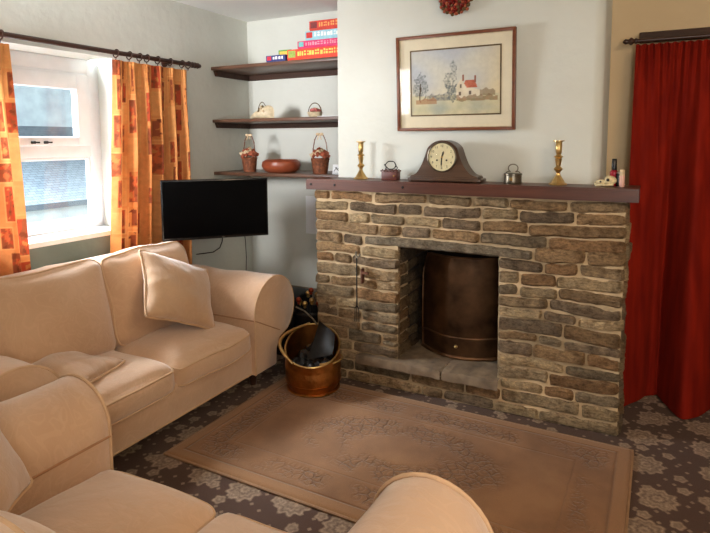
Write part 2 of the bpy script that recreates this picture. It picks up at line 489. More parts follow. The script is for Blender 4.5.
for yy in (2.10, 2.18):
    bm = NB(); box(bm, XG + .012, XG + .03, yy - .012, yy + .012, 1.492, 1.51, .004); box(bm, XG + .024, XG + .034, yy - .02, yy + .035, 1.496, 1.506, .003)
    l = obj('latch', bm, M['iron'], s)
    for v in l.data.vertices: v.co += bmesh_shift
g = obj('pane', box(NB(), XG - .03, XG - .026, FY0 + .08, FY1 - .08, .99, 1.412), M['glass'], win, 0, True)
obj('beading', frame_rect(NB(), XG - .012, XG - .004, FY0 + .084, FY1 - .084, .984, 1.409, .02, .036, .003), M['white'], win, 40, True)
bm = NB(); prism(bm, [(XL + .015, W0 - .02), (XL + .015, W1 + .01), (XL, W1), (XG, W1 + .06), (XG, W0 - .02)], WZ0 - .012, WZ0 + .018, 'xy')
obj('window_sill', bm, M['sill'], win, 30, True)

# outside: the house across the lane
h = thing('street_house', 'pale stone house wall with a low slate roof seen outside through the window', 'house', (-8.4, 5, -1))
obj('outer_wall', box(NB(), -8.6, -8.4, 2.9, 11, -1, 6.5), M['facade'], h, 0, True)
bm = NB(); prism(bm, [(-8.39, 1.75), (-6.6, .75), (-6.6, .68), (-8.39, 1.66)], 2.7, 11, 'xz'); obj('slate_roof', bm, M['slate'], h, 0, True)
obj('lean_to_wall', box(NB(), -6.9, -6.75, 2.9, 11, -1, .75), M['facade'], h, 0, True)
tag(obj('lane', box(NB(), -14, -3.6, -14, 16, -1.2, -1.0), M['plinth'], None, 0), kind='structure')

# ------------------------------------------------------------------ stone fireplace
FX0, FX1, FY, FZ = -1.885, -.097, 3.04, 1.197
OX0, OX1, OZ0, OZ1 = -1.31, -.72, .185, .868
fp = thing('stone_fireplace', 'rough stone fireplace surround with mortared courses and an open hearth', 'fireplace', ((FX0 + FX1) / 2, FY, 0))

STONES = [lin(154, 130, 100), lin(138, 114, 86), lin(152, 132, 104), lin(124, 106, 86), lin(148, 120, 88), lin(130, 114, 92), lin(164, 142, 110), lin(142, 110, 78)]
def stone(bm, lay, P, u0, u1, w0, w1, depth, col, seed):
    """one rough stone; P(u, w, d) maps face coordinates and depth (d>0 goes out) to space"""
    L, H = u1 - u0, w1 - w0
    nu = max(4, int(L / .017)); nw = max(4, int(H / .013))
    sv = Vector((seed * 7.3, seed * 3.9, seed * 1.1))
    sk = (random.random() - .5) * .010
    bulge = random.uniform(.004, .014)
    V = {}
    for j in range(nw + 1):
        for i in range(nu + 1):
            s = 2 * i / nu - 1; t = 2 * j / nw - 1
            # crowd samples at the edge and round the corners
            s2 = math.copysign(abs(s) ** .8, s); t2 = math.copysign(abs(t) ** .8, t)
            du = (1 - abs(s2)) * L / 2; dw = (1 - abs(t2)) * H / 2
            u = (u0 + u1) / 2 + s2 * L / 2; w = (w0 + w1) / 2 + t2 * H / 2 + sk * s2
            q = Vector((u * 9, w * 9, 0)) + sv
            u += .005 * noise.noise(q * 1.7) * (1 if abs(s) > .6 else .3); w += .005 * noise.noise(q * 1.9 + Vector((5, 2, 1)))
            # rounded corners
            ca = max(0, abs(s2) * L / 2 - (L / 2 - .018)) / .018; cb = max(0, abs(t2) * H / 2 - (H / 2 - .018)) / .018
            if ca > 0 and cb > 0:
                k = .3 * min(ca, cb)
                u -= math.copysign(.018 * k * ca, s); w -= math.copysign(.018 * k * cb, t)
            e = min(du, dw)
            edge = 1 - (1 - min(1, e / .011)) ** 2.2
            d = bulge * edge + .011 * (edge) - .006 + .011 * noise.noise(q * 1.2 + Vector((3, 3, 3))) * edge + .006 * noise.noise(q * 4.2) * edge + .003 * noise.noise(q * 11)
            v = bm.verts.new(P(u, w, d)); sh = .92 + .16 * noise.noise(q * 2)
            v[lay] = (col[0] * sh, col[1] * sh, col[2] * sh, 1); V[i, j] = v
    for j in range(nw):
        for i in range(nu): bm.faces.new((V[i, j], V[i + 1, j], V[i + 1, j + 1], V[i, j + 1]))
    rim = [(i, 0) for i in range(nu)] + [(nu, j) for j in range(nw)] + [(i, nw) for i in range(nu, 0, -1)] + [(0, j) for j in range(nw, 0, -1)]
    back = []
    for i, j in rim:
        s = i / nu; t = j / nw
        v = bm.verts.new(P(u0 + s * L, w0 + t * H + sk * (2 * s - 1), -depth)); v[lay] = V[i, j][lay]; back.append(v)
    for k in range(len(rim)):
        a, b = V[rim[k]], V[rim[(k + 1) % len(rim)]]
        bm.faces.new((b, a, back[k], back[(k + 1) % len(rim)]))

SEED = [1]
def pick():
    c = random.choice(STONES); f = random.uniform(.92, 1.40)
    return (c[0] * f, c[1] * f, c[2] * f, 1)
def course(bm, lay, P, u0, u1, w0, w1, lens=None, depth=.03, lo=.11, hi=.40):
    u = u0; out = []
    if lens:
        tot = sum(lens); out = [l * (u1 - u0) / tot for l in lens]
    else:
        while u1 - u > hi:
            l = random.uniform(lo, hi)
            if u1 - u - l < lo: break
            out.append(l); u += l
        rest = u1 - u0 - sum(out)
        if rest > hi * 1.05: out += [rest * .45, rest * .55]
        else: out.append(rest)
    u = u0
    for l in out:
        g = random.uniform(0, .003); h = random.uniform(-.004, .004)
        if l < .17 and w1 - w0 > .075 and random.random() < .35:       # two thin stones in place of one
            m = w0 + (w1 - w0) * random.uniform(.42, .58)
            for a, b in ((w0, m), (m, w1)):
                SEED[0] += 1; stone(bm, lay, P, u + g, u + l - g, a + .002, b - .001, depth, pick(), SEED[0])
        else:
            SEED[0] += 1; stone(bm, lay, P, u + g, u + l - g, w0 + .001 + min(0, h), w1 - .001 + min(0, h), depth, pick(), SEED[0])
        u += l

def Pf(u, w, d):
    k = min(1, max(0, (w - .02) / .1)) * min(1, max(0, (1.19 - w) / .05))
    if OX0 - .06 < u < OX1 + .06 and w > .12: k *= min(1, max(0, (w - .95) / .06)) if w > .5 else 0
    return Vector((u, FY - d + .010, w + k * (.012 * noise.noise(Vector((u * 3.1, w * 3.5, 7))) + .006 * noise.noise(Vector((u * 8, w * 6, 2))))))
bm = NB(); lay = bm.verts.layers.float_color.new('Col')
# base courses under hearth level: full width
course(bm, lay, Pf, FX0, FX1, .0, .062, hi=.46); course(bm, lay, Pf, FX0, FX1, .062, .134, hi=.42)
course(bm, lay, Pf, FX0, -1.575, .134, .19); course(bm, lay, Pf, -.70, FX1, .134, .20, [.24, .16, .22])
lv = [.19, .255, .33, .39, .46, .525, .60, .66, .735, .80, .868]
for a, b in zip(lv, lv[1:]): course(bm, lay, Pf, FX0 + random.uniform(-.012, .008), OX0, a, b, hi=.34)
rv = [.20, .275, .335, .415, .465, .545, .60, .665, .73, .80, .868]
for a, b in zip(rv, rv[1:]): course(bm, lay, Pf, OX1, FX1 + random.uniform(-.006, .006), a, b, hi=.36)
course(bm, lay, Pf, FX0, -1.545, .868, .935, [.2, .14]); course(bm, lay, Pf, -.535, FX1, .868, .955, [.26, .18])
SEED[0] += 1
stone(bm, lay, Pf, -1.54, -.54, .872, .932, .06, lin(140, 126, 106), SEED[0])      # long lintel stone
for (a, b), ln in zip([(.935, 1.005), (1.005, 1.07), (1.07, 1.135), (1.135, 1.195)],
                      [None, None, [.25, .32, .16, .34, .2, .28, .24], [.12, .3, .34, .26, .2, .3, .27]]):
    z0 = a if a != .935 else .937
    course(bm, lay, Pf, FX0 + random.uniform(-.01, .006), FX1, z0, b, ln, hi=.46)
obj('stonework', bm, M['stone'], fp, 55, True)
# returns: right outer side, both jambs of the opening
bm = NB(); lay = bm.verts.layers.float_color.new('Col')
def Ps(u, w, d): return Vector((FX1 + d - .004, u, w))
for a, b in zip([0, .1, .19, .29, .4, .5, .59, .7, .8, .89, .99, 1.09], [.1, .19, .29, .4, .5, .59, .7, .8, .89, .99, 1.09, 1.195]):
    course(bm, lay, Ps, FY + .012, BY - .004, a, b, [.19], depth=.02)
obj('side_return', bm, M['stone'], fp, 55, True)
bm = NB(); lay = bm.verts.layers.float_color.new('Col')
def Pl(u, w, d): return Vector((FX0 - d + .012, u, w))
for a, b in zip([0, .1, .19, .29, .4, .5, .59, .7, .8, .89, .99, 1.09], [.1, .19, .29, .4, .5, .59, .7, .8, .89, .99, 1.09, 1.195]):
    course(bm, lay, Pl, FY + .02, BY - .004, a, b, [.19], depth=.02)
obj('side_return', bm, M['stone'], fp, 55, True)
bm = NB(); lay = bm.verts.layers.float_color.new('Col')
def Pj(u, w, d): return Vector((OX0 + d - .012, u, w))
def Pk(u, w, d): return Vector((OX1 - d + .012, u, w))
jv = [.19, .265, .33, .405, .475, .545, .62, .69, .765, .868]
for a, b in zip(jv, jv[1:]):
    course(bm, lay, Pj, FY + .02, 3.56, a, b, hi=.26, depth=.02)
def darken_inward(b_):  # stone colour gets darker deeper into the opening
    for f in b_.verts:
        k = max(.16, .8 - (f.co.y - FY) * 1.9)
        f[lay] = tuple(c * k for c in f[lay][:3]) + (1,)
darken_inward(bm); obj('jamb_stonework', bm, M['stone'], fp, 55, True)
bm = NB(); lay = bm.verts.layers.float_color.new('Col')
for a, b in zip(jv, jv[1:]): course(bm, lay, Pk, FY + .02, 3.56, a, b, hi=.26, depth=.02)
darken_inward(bm); obj('jamb_stonework', bm, M['stone'], fp, 55, True)
bm = NB()
box(bm, FX0 + .012, OX0 - .012, FY + .012, BY, 0, FZ); box(bm, OX1 + .012, FX1 - .008, FY + .012, BY, 0, FZ)
box(bm, OX0 - .012, OX1 + .012, FY + .012, BY, .885, FZ); box(bm, OX0 - .012, OX1 + .012, FY + .012, BY, 0, .135)
# rough mortar skin, squeezed out between the stones
def mface(x0, x1, z0, z1):
    nu, nv = max(4, int((x1 - x0) / .011)), max(4, int((z1 - z0) / .011))
    V = []
    for j in range(nv + 1):
        row = []
        for i in range(nu + 1):
            x, z = x0 + (x1 - x0) * i / nu, z0 + (z1 - z0) * j / nv
            row.append(bm.verts.new((x, FY + .012 + .010 * noise.noise(Vector((x * 9, z * 12, 3))) + .005 * noise.noise(Vector((x * 30, z * 34, 8))), z)))
        V.append(row)
    for j in range(nv):
        for i in range(nu): bm.faces.new((V[j][i], V[j][i + 1], V[j + 1][i + 1], V[j + 1][i]))
mface(FX0 + .012, OX0 - .004, 0, FZ); mface(OX1 + .004, FX1 - .010, 0, FZ); mface(OX0 - .004, OX1 + .004, .885, FZ); mface(OX0 - .004, OX1 + .004, 0, .135)
obj('mortar', bm, M['mortar'], fp, 40, True)
bm = NB()
box(bm, OX0 - .03, OX0 - .012, BY - .01, 3.6, .12, .95); box(bm, OX1 + .012, -.702, BY - .01, 3.6, .12, .95)
box(bm, OX0 - .03, OX1 + .018, 3.58, 3.62, .12, .99); box(bm, OX0 - .03, OX1 + .018, BY + .01, 3.6, .95, .99)
obj('firebox', bm, M['soot'], fp, 0, True)
# hearth: two slabs with a chipped front edge
for x0, x1, nm in ((-1.575, -1.03, 1), (-1.022, -.70, 2)):
    def fn_edge(x, k): return 3.0 + .010 * noise.noise(Vector((x * 14, k * 3.1, nm))) - (.008 if k == 0 else 0)
    bm = NB(); n = 24; rows = []
    for k, (z, off) in enumerate(((.137, .004), (.158, -.004), (.182, .0), (.188, .012))):
        rows.append([bm.verts.new((x0 + (x1 - x0) * i / n, fn_edge(x0 + (x1 - x0) * i / n, k % 3) + off, z + .004 * noise.noise(Vector((i * .4, k, nm))))) for i in range(n + 1)])
    rows.append([bm.verts.new((min(max(x0 + (x1 - x0) * i / n, OX0 - .01), OX1 + .01), 3.59, .188)) for i in range(n + 1)])
    for A, B in zip(rows, rows[1:]):
        for i in range(n): bm.faces.new((A[i], A[i + 1], B[i + 1], B[i]))
    obj('hearth_slab', bm, M['slab'], fp, 50, True)

# fire screen: bowed brass sheet
SC = thing('fire_screen', 'tarnished bowed brass fire cover standing inside the hearth opening', 'fire screen', (-1.0, 3.28, .19))
def scr(u, v, off=0):
    s = 2 * u - 1
    bow = .125 * (1 - s * s)
    ztop = .615 - .10 * max(0, abs(s) - .78) / .22 * max(0, abs(s) - .78) / .22
    z = v * ztop
    lean = .012 * math.sin(v * PI) - .05 * max(0, v - .9) / .1 * .3
    return Vector((s * .262, -bow - lean - off + .06, z))
bm = grid(lambda u, v: scr(u, v), 40, 30)
bmesh.ops.solidify(bm, geom=bm.faces[:], thickness=.004)
M['screen_brass'] = simple('tarnished_brass', lin(112, 80, 54), .5, .7, .4, 7, .15, 20)
obj('sheet', bm, M['screen_brass'], SC)
bm = NB(); tube(bm, [scr(i / 24, .015) + Vector((0, -.006, 0)) for i in range(25)], .011, 8); obj('foot_rim', bm, M['screen_brass'], SC)
bm = NB(); tube(bm, [scr(i / 24, .215) + Vector((0, -.002, 0)) for i in range(25)], .006, 8); obj('band', bm, M['screen_brass'], SC)
bm = NB(); tube(bm, [scr(0, i / 10) for i in range(11)] + [scr(i / 24, 1) for i in range(1, 24)] + [scr(1, 1 - i / 10) for i in range(11)], .006, 8); obj('rolled_edge', bm, M['screen_brass'], SC)
bm = NB(); blob(bm, scr(.5, .13) + Vector((0, -.012, 0)), .011, 2, 0); obj('knob', bm, M['brass'], SC)

# mantel beam
mt = thing('mantel_shelf', 'dark mahogany mantel beam on top of the stone fireplace', 'mantel shelf', (-.985, 3.1, 1.2))
bm = NB(); box(bm, -1.925, BX0, 3.0, BY + .02, 1.2, 1.266, .004); box(bm, BX0 - .01, BX1 + .01, 3.0, BY, 1.2, 1.266, .004); box(bm, BX1, -.05, 3.0, BY + .02, 1.2, 1.266, .004)
bm.free(); bm = NB()
pr = [(-1.925, 3.0), (-.05, 3.0), (-.05, 3.25), (BX1 + .001, 3.25), (BX1 + .001, BY), (BX0 - .001, BY), (BX0 - .001, 3.25), (-1.925, 3.25)]
prism(bm, pr, 1.2, 1.266, 'xy')
bmesh.ops.bevel(bm, geom=[e for e in bm.edges if abs(e.verts[0].co.y - 3.0) < .01 and abs(e.verts[1].co.y - 3.0) < .01], offset=.006, segments=2, affect='EDGES')
obj('beam', bm, M['mantel'], mt, 30, True)
for x in (-1.885, -1.715, -1.265):
    bm = NB(); lathe(bm, [(.0075, 0), (.0075, .003), (.004, .0045)], 12, 'y', (x, 3.0, 1.234)); obj('peg', bm, M['iron'], mt, 40, True)

# ------------------------------------------------------------------ alcove shelves
def shelf(z, name_label, th=.026, bh=.042):
    t = thing('wall_shelf', name_label, 'shelf', (-2.43, YB, z), group='dark wooden alcove shelves')
    bm = NB(); box(bm, XL + .001, BX0 - .001, 3.425, YB - .001, z - th, z, .004); obj('board', bm, M['shelf'], t, 30, True)
    bm = NB(); box(bm, XL + .03, BX0 - .03, YB - .028, YB - .001, z - th - bh, z - th, .002); obj('batten', bm, M['batten'], t, 30, True)
    for x0, x1 in ((XL + .001, XL + .026), (BX0 - .026, BX0 - .001)):
        bm = NB(); prism(bm, [(3.45, z - th), (YB - .002, z - th), (YB - .002, z - th - bh), (3.47, z - th - bh)], x0, x1, 'yz'); obj('batten', bm, M['batten'], t, 30, True)
    return t
Z1, Z2, Z3 = 2.075, 1.672, 1.266
shelf(Z1, 'top dark wooden alcove shelf holding the board games')
shelf(Z2, 'middle dark wooden alcove shelf with two small ornaments', .024, .04)
shelf(Z3, 'lowest dark wooden alcove shelf with baskets and a round bowl', .026, .001)

# board games
def ink(n, c, *inks): return [simple(n, c, .5, 0, .1, 30)] + [simple(n + '_ink%d' % i, k, .5, 0, .15, 90) for i, k in enumerate(inks)]
def game(name, label, x0, x1, y0, y1, z, h, mat, lid=None, rz=0):
    t = thing(name, label, 'board game', ((x0 + x1) / 2, (y0 + y1) / 2, z), R(rz), 'boxed games on the top shelf')
    w, d = (x1 - x0) / 2, (y1 - y0) / 2
    obj('tray', box(NB(), -w + .003, w - .003, -d + .003, d - .003, 0, h * .5, .001), mat[0], t, 0)
    l = obj('lid', box(NB(), -w, w, -d, d, h * .12, h, .002), mat[0], t, 0)
    rnd = random.Random(int(abs(x0) * 1000)); bm = NB(); x = -w + .02 + (h * .9 if len(mat) > 2 else 0)
    while x < w - .03:
        gw = rnd.uniform(.008, .02)
        for zz in ((.38, .62), (.66, .86)) if rnd.random() < .5 else ((.36, .82),):
            box(bm, x, x + gw, -d - .0006, -d, h * zz[0], h * (zz[1] - rnd.uniform(0, .1)))
        x += gw + rnd.uniform(.003, .012)
    obj('printing', bm, mat[1], l, 0)
    if len(mat) > 2: obj('picture_panel', box(NB(), -w + .01, -w + .01 + h * .8, -d - .0006, -d, h * .25, h * .88), mat[2], l, 0)
    return t
yel, wht, blu, grn, red = lin(240, 214, 96), lin(240, 240, 236), lin(46, 84, 160), lin(76, 160, 70), lin(196, 40, 34)
game('board_game', 'long orange-red game box at the bottom of the stack', -2.345, BX0 - .004, 3.435, 3.70, Z1, .075, ink('print_orange', lin(226, 66, 36), yel, lin(150, 176, 80)))
game('board_game', 'magenta pink game box, second from the bottom of the stack', -2.26, BX0 - .004, 3.44, 3.70, Z1 + .0755, .052, ink('print_pink', lin(212, 44, 104), lin(236, 150, 170), lin(110, 190, 190)))
game('board_game', 'pale blue game box under the topmost red one', -2.195, BX0 - .004, 3.44, 3.70, Z1 + .128, .062, ink('print_blue', lin(150, 200, 214), wht, red))
game('board_game', 'red and orange patterned game box on top of the stack', -2.16, BX0 - .004, 3.44, 3.70, Z1 + .1905, .066, ink('print_red', lin(204, 60, 42), lin(240, 170, 90), lin(120, 40, 40)), )
game('card_game', 'small blue, white and red card box lying left of the game stack', -2.53, -2.36, 3.432, 3.50, Z1, .046, ink('print_small', lin(40, 56, 120), wht, lin(200, 40, 60)))
game('card_game', 'green and yellow box behind the small blue card box', -2.47, -2.36, 3.505, 3.60, Z1, .092, ink('print_green', lin(96, 160, 66), yel, lin(240, 196, 80)))
game('card_game', 'flat dark box wedged against the left end of the game stack', -2.385, -2.275, 3.72, 3.80, Z1, .105, ink('print_dark', lin(60, 46, 34), lin(100, 80, 50), lin(80, 60, 40)))

# middle shelf ornaments
o = thing('slipper_ornament', 'cream ceramic slipper ornament with tiny flowers on the middle shelf', 'ornament', (-2.645, 3.53, Z2))
def slip(u, v):
    a = u * 2 * PI; s = v
    rx = .052 * (math.sin(PI * min(1, s * 1.05 + .02)) ** .5)
    hz = (.022 + .05 * s ** 1.2) * (math.sin(PI * min(1, s * .93 + .04)) ** .35)
    return Vector((-.105 + .215 * s, rx * math.cos(a), max(.002, hz * (.95 + math.sin(a)))))
bm = grid(slip, 24, 22); bmesh.ops.remove_doubles(bm, verts=bm.verts, dist=1e-4); obj('slipper', bm, M['cream'], o, 60)
bm = NB(); tube(bm, [(-.035 + .10 * i / 12, -.012, .05 + .075 * math.sin(PI * (i / 12) ** .8) + .0 * i) for i in range(13)], .003, 6); obj('handle', bm, M['sprig'], o)
for k in range(6):
    bm = NB(); blob(bm, (0.0 + .014 * (k % 4), -.045 + .006 * (k % 3), .055 + .018 * (k % 3)), .011, 1, .3, 4, seed=k); obj('flower_head', bm, M['flowercream'] if k % 2 else M['sprig'], o)
o = thing('flower_basket', 'small pale posy basket of pink flowers on the middle shelf', 'ornament', (-2.165, 3.51, Z2))
bm = NB(); lathe(bm, [(.036, 0), (.05, .015), (.056, .035), (.05, .038)], 20); obj('basket', bm, M['cream'], o)
bm = NB(); tube(bm, [(.055 * math.cos(PI * i / 16), 0, .03 + .072 * math.sin(PI * i / 16)) for i in range(17)], .0035, 6); obj('handle', bm, M['sprig'], o)
M['pinkfl'] = simple('pink_flower', lin(186, 104, 98), .8, 0, .3, 80)
for k in range(10):
    a = k * 2.4; r_ = .035 * math.sqrt(k / 10)
    bm = NB(); blob(bm, (r_ * math.cos(a), r_ * math.sin(a), .045 + .012 * (1 - k / 10)), .0145, 1, .3, 4, seed=k); obj('flower_head', bm, M['pinkfl'] if k % 3 else M['flowercream'], o)
tag(obj('white_strip', box(NB(), -2.10, -1.88, 3.432, 3.50, Z2, Z2 + .004), M['paper'], None, 0), 'thin white strip lying flat at the right end of the middle shelf', 'card')  # thin white strip along the shelf front

# bottom shelf: baskets, bowl, card
def basket(label, loc, bow, s=1.0):
    t = thing('wicker_basket', label, 'basket', loc, 0, 'tall-handled dried flower baskets')
    bm = NB(); lathe(bm, [(.048 * s, 0), (.052 * s, .02), (.056 * s, .05), (.062 * s, .098), (.066 * s, .105), (.062 * s, .112), (.05 * s, .104)], 26)
    for v in bm.verts:
        a = math.atan2(v.co.y, v.co.x); v.co *= 1
        k = 1 + .03 * math.sin(a * 13) * math.cos(v.co.z * 280); v.co.x *= k; v.co.y *= k
    obj('basket', bm, M['wicker'], t)
    bm = NB(); tube(bm, [(.058 * s * math.cos(PI * i / 20), 0, .10 + .19 * math.sin(PI * i / 20) ** .75) for i in range(21)], .003, 7)
    tube(bm, [(.058 * s * math.cos(PI * i / 20), .006 * math.sin(i * 2), .10 + .19 * math.sin(PI * i / 20) ** .75) for i in range(21)], .0022, 6)
    obj('handle', bm, M['wicker'], t)
    for k in range(30):
        a = k * 2.4; r_ = .062 * math.sqrt((k + .5) / 30)
        bm = NB(); blob(bm, (r_ * math.cos(a), r_ * math.sin(a), .112 + .055 * (1 - (r_ / .068) ** 2) + .012 * random.random()), .014 + .006 * random.random(), 1, .6, 3, seed=k)
        obj('flower_head', bm, M['flower'] if k % 5 else M['flowercream'], t)
    if bow:
        bm = NB()
        for sg in (-1, 1): blob(bm, (sg * .016, -.004, .285), .014, 2, .25, 3, (1.2, .5, .8), 3)
        blob(bm, (0, -.006, .283), .007, 2, 0)
        for sg in (-1, 1): tube(bm, [(sg * .004, -.006, .28), (sg * .012, -.01, .26), (sg * .016, -.008, .245)], .0035, 6)
        obj('ribbon', bm, M['flowercream'], t)
    return t
basket('wicker basket of dried flowers left of the round bowl', (-2.785, 3.54, Z3), True, .95)
basket('wicker basket of dried flowers right of the round bowl, cream bow on its handle', (-2.13, 3.52, Z3), True, 1.05)
o = thing('round_bowl', 'squat reddish brown round bowl on the lowest shelf', 'bowl', (-2.50, 3.56, Z3))
bm = NB(); lathe(bm, [(.09, 0), (.11, .004), (.138, .026), (.148, .055), (.142, .082), (.12, .097), (.113, .094), (.132, .07), (.128, .03), (.08, .012)], 40); obj('bowl', bm, M['copperbowl'], o)
o = thing('picture_card', 'tiny framed card standing at the right end of the lowest shelf', 'card', (-1.985, 3.50, Z3))
obj('card', box(NB(), -.034, .034, 0, .006, 0, .07, .001), M['paper'], o, 0, rot=(R(-8), 0, 0))
bm = NB()
tube(bm, [(-.02, -.003, .02), (.0, -.004, .05), (.018, -.003, .022)], .002, 5); tube(bm, [(-.012, -.003, .05), (.01, -.004, .03), (.02, -.003, .055)], .0018, 5); tube(bm, [(-.028, -.002, .008), (.028, -.002, .008)], .0015, 5)
obj('drawing', bm, M['iron'], o, 40, rot=(R(-8), 0, 0))

# paper pinned on the alcove wall
tag(obj('hanging_notice', box(NB(), -2.49, -2.27, YB - .004, YB - .0005, .75, 1.06), M['paper'], None, 0), 'white paper sheet pinned on the alcove wall beside the fireplace', 'paper')

# ------------------------------------------------------------------ things on the mantel
ZM = 1.2665
def candlestick(label, x, y):
    t = thing('candlestick', label, 'candlestick', (x, y, ZM), 0, 'pair of brass candlesticks on the mantel')
    bm = NB(); lathe(bm, [(.046, 0), (.047, .004), (.044, .009), (.036, .013), (.028, .026), (.019, .040), (.012, .052), (.010, .06)], 8); obj('base', bm, M['brass'], t, 25)
    bm = NB(); lathe(bm, [(.010, .058), (.010, .066), (.018, .076), (.024, .083), (.018, .09), (.011, .097), (.014, .115), (.018, .135), (.014, .139), (.025, .147), (.014, .155), (.011, .16), (.015, .168), (.0165, .19)], 24); obj('stem', bm, M['brass'], t)
    bm = NB(); lathe(bm, [(.0165, .19), (.0165, .222), (.018, .226), (.029, .228), (.029, .232), (.013, .232), (.012, .2)], 24); obj('socket', bm, M['brass'], t)
    return t
candlestick('brass candlestick near the left end of the mantel', -1.60, 3.13)
candlestick('brass candlestick right of the mantel clock', -.437, 3.13)

o = thing('trinket_box', 'small dark red-brown box with a curly wire handle on the mantel', 'box', (-1.398, 3.13, ZM))
obj('body', box(NB(), -.05, .05, -.03, .03, .0, .052, .003), M['boxwood'], o, 30)
bm = NB()
for k in range(11): blob(bm, (-.05 + .01 * k, -.03, .054 + .006 * (k % 2)), .006, 1, .1)
obj('crenellated_rim', bm, M['boxwood'], o); bm = NB()
for k in range(11): blob(bm, (-.05 + .01 * k, .03, .054 + .006 * (k % 2)), .006, 1, .1)
obj('crenellated_rim', bm, M['boxwood'], o)
bm = NB(); tube(bm, [(.034 * math.cos(2 * PI * i / 28), -.005 * math.sin(i), .088 + .024 * math.sin(2 * PI * i / 28)) for i in range(28)], .0032, 6, True)
tube(bm, [(-.034, 0, .088), (-.042, 0, .087), (-.04, 0, .095)], .0028, 6); tube(bm, [(.034, 0, .085), (.044, 0, .075), (.038, 0, .058)], .003, 6); tube(bm, [(-.03, 0, .078), (-.034, 0, .066), (-.04, 0, .056)], .003, 6)
obj('handle', bm, M['iron'], o)
bm = NB(); blob(bm, (.034, -.033, .026), .006, 2, 0); obj('clasp', bm, M['brass'], o)

o = thing('pewter_pot', 'small round pewter pot with a wire loop handle right of the clock', 'pot', (-.668, 3.12, ZM))
bm = NB(); lathe(bm, [(.042, 0), (.047, .002), (.048, .01), (.046, .012), (.046, .044), (.049, .047), (.049, .054), (.045, .056), (.02, .058)], 32); obj('body', bm, M['pewter'], o)
bm = NB(); tube(bm, [(.026 * math.cos(a), 0, .083 + .022 * math.sin(a)) for a in [R(-60 + 300 * i / 22) for i in range(23)]], .003, 6)
tube(bm, [(-.02, 0, .067), (-.034, 0, .062), (-.04, 0, .054)], .003, 6); tube(bm, [(.013, 0, .064), (.03, 0, .066), (.04, 0, .054)], .003, 6); obj('handle', bm, M['pewter'], o)
obj('label_plate', box(NB(), -.008, .008, -.050, -.046, .018, .034, .001), M['brass'], o, 0)

# Napoleon-hat mantel clock
ck = thing('mantel_clock', 'walnut hat-shaped mantel clock with a round cream dial', 'clock', (-1.05, 3.115, ZM))
def hat(n=64):
    pts = []
    for i in range(n + 1):
        x = -.185 + .385 * i / n; a = abs(x) if x < .12 else .12 + (x - .12) * .065 / .08
        if a < .088: z = .128 + math.sqrt(max(0, .108 ** 2 - x * x))
        else:
            q = (a - .088) / (.185 - .088); zz = .128 + math.sqrt(.108 ** 2 - .088 ** 2)
            z = .036 + (zz - .036) * (1 - q) ** 2.1
        pts.append((x, z))
    return pts
bm = NB(); prism(bm, [(-.185, .02)] + hat() + [(.20, .02)], -.06, .055, 'xz'); obj('case', bm, M['clockwood'], ck, 30)
bm = NB(); box(bm, -.207, .222, -.068, .06, .005, .022, .005); box(bm, -.194, .206, -.064, .058, .02, .032, .004)
obj('plinth', bm, M['clockwood'], ck, 30)
for x in (-.19, .19):
    for y in (-.055, .045):
        bm = NB(); lathe(bm, [(.009, 0), (.011, .003), (.009, .007)], 12, 'z', (x, y, 0)); obj('foot', bm, M['clockwood'], ck)
DZ = .142
bm = NB(); lathe(bm, [(.083, .058), (.086, .063), (.085, .068), (.081, .070), (.078, .067), (.078, .06)], 48, 'y', (0, 0, DZ)); obj('bezel', bm, M['pewter'], ck)
bm = NB(); lathe(bm, [(.078, .06), (.078, .063), (.0, .0635)][:2], 48, 'y', (0, 0, DZ))
M['dial'] = simple('clock_dial', lin(220, 208, 166), .45, 0, .08, 30)
dl = obj('dial', bm, M['dial'], ck)
def txt(s, size, mat, parent, loc, rot=(R(90), 0, 0), name='numeral'):
    c = bpy.data.curves.new(name, 'FONT'); c.body = s; c.size = size; c.align_x = 'CENTER'; c.align_y = 'CENTER'; c.extrude = .0004
    tmp = bpy.data.objects.new('tmp', c); COL.objects.link(tmp)
    me = bpy.data.meshes.new_from_object(tmp); bpy.data.objects.remove(tmp); bpy.data.curves.remove(c)
    me.name = name; me.materials.clear(); me.materials.append(mat)
    o = bpy.data.objects.new(name, me); COL.objects.link(o); o.parent = parent; o.location = loc; o.rotation_euler = rot
    return o
M['ink'] = simple('clock_black', lin(38, 32, 24), .5)
for k in range(1, 13):
    a = PI / 2 - k * PI / 6
    txt(str(k), .0185, M['ink'], dl, (.062 * math.cos(a), -.0638, DZ + .062 * math.sin(a)))
for ang, L, w in ((R(72), .036, .005), (R(-93), .056, .004)):
    bm = NB(); c, s_ = math.cos(ang), math.sin(ang); q = (-s_, c)
    prism(bm, [(-c * .01 + q[0] * w * .4, DZ - s_ * .01 + q[1] * w * .4), (-c * .01 - q[0] * w * .4, DZ - s_ * .01 - q[1] * w * .4), (c * L * .7 - q[0] * w, DZ + s_ * L * .7 - q[1] * w), (c * L, DZ + s_ * L), (c * L * .7 + q[0] * w, DZ + s_ * L * .7 + q[1] * w)], -.0655, -.0645, 'xz')
    obj('hand', bm, M['ink'], dl, 0)
for x in (-.028, .028):
    bm = NB(); lathe(bm, [(.0055, .063), (.0055, .0642)], 14, 'y', (x, 0, DZ - .018)); obj('winding_hole', bm, M['ink'], dl)
bm = NB(); lathe(bm, [(.006, .063), (.005, .068)], 14, 'y', (0, 0, DZ)); obj('boss', bm, M['brass'], dl)
bm = NB(); lathe(bm, [(.079, .0705), (.05, .0765), (.02, .079), (.004, .0793)], 40, 'y', (0, 0, DZ), False); obj('glass', bm, M['pglass'], ck, 60)

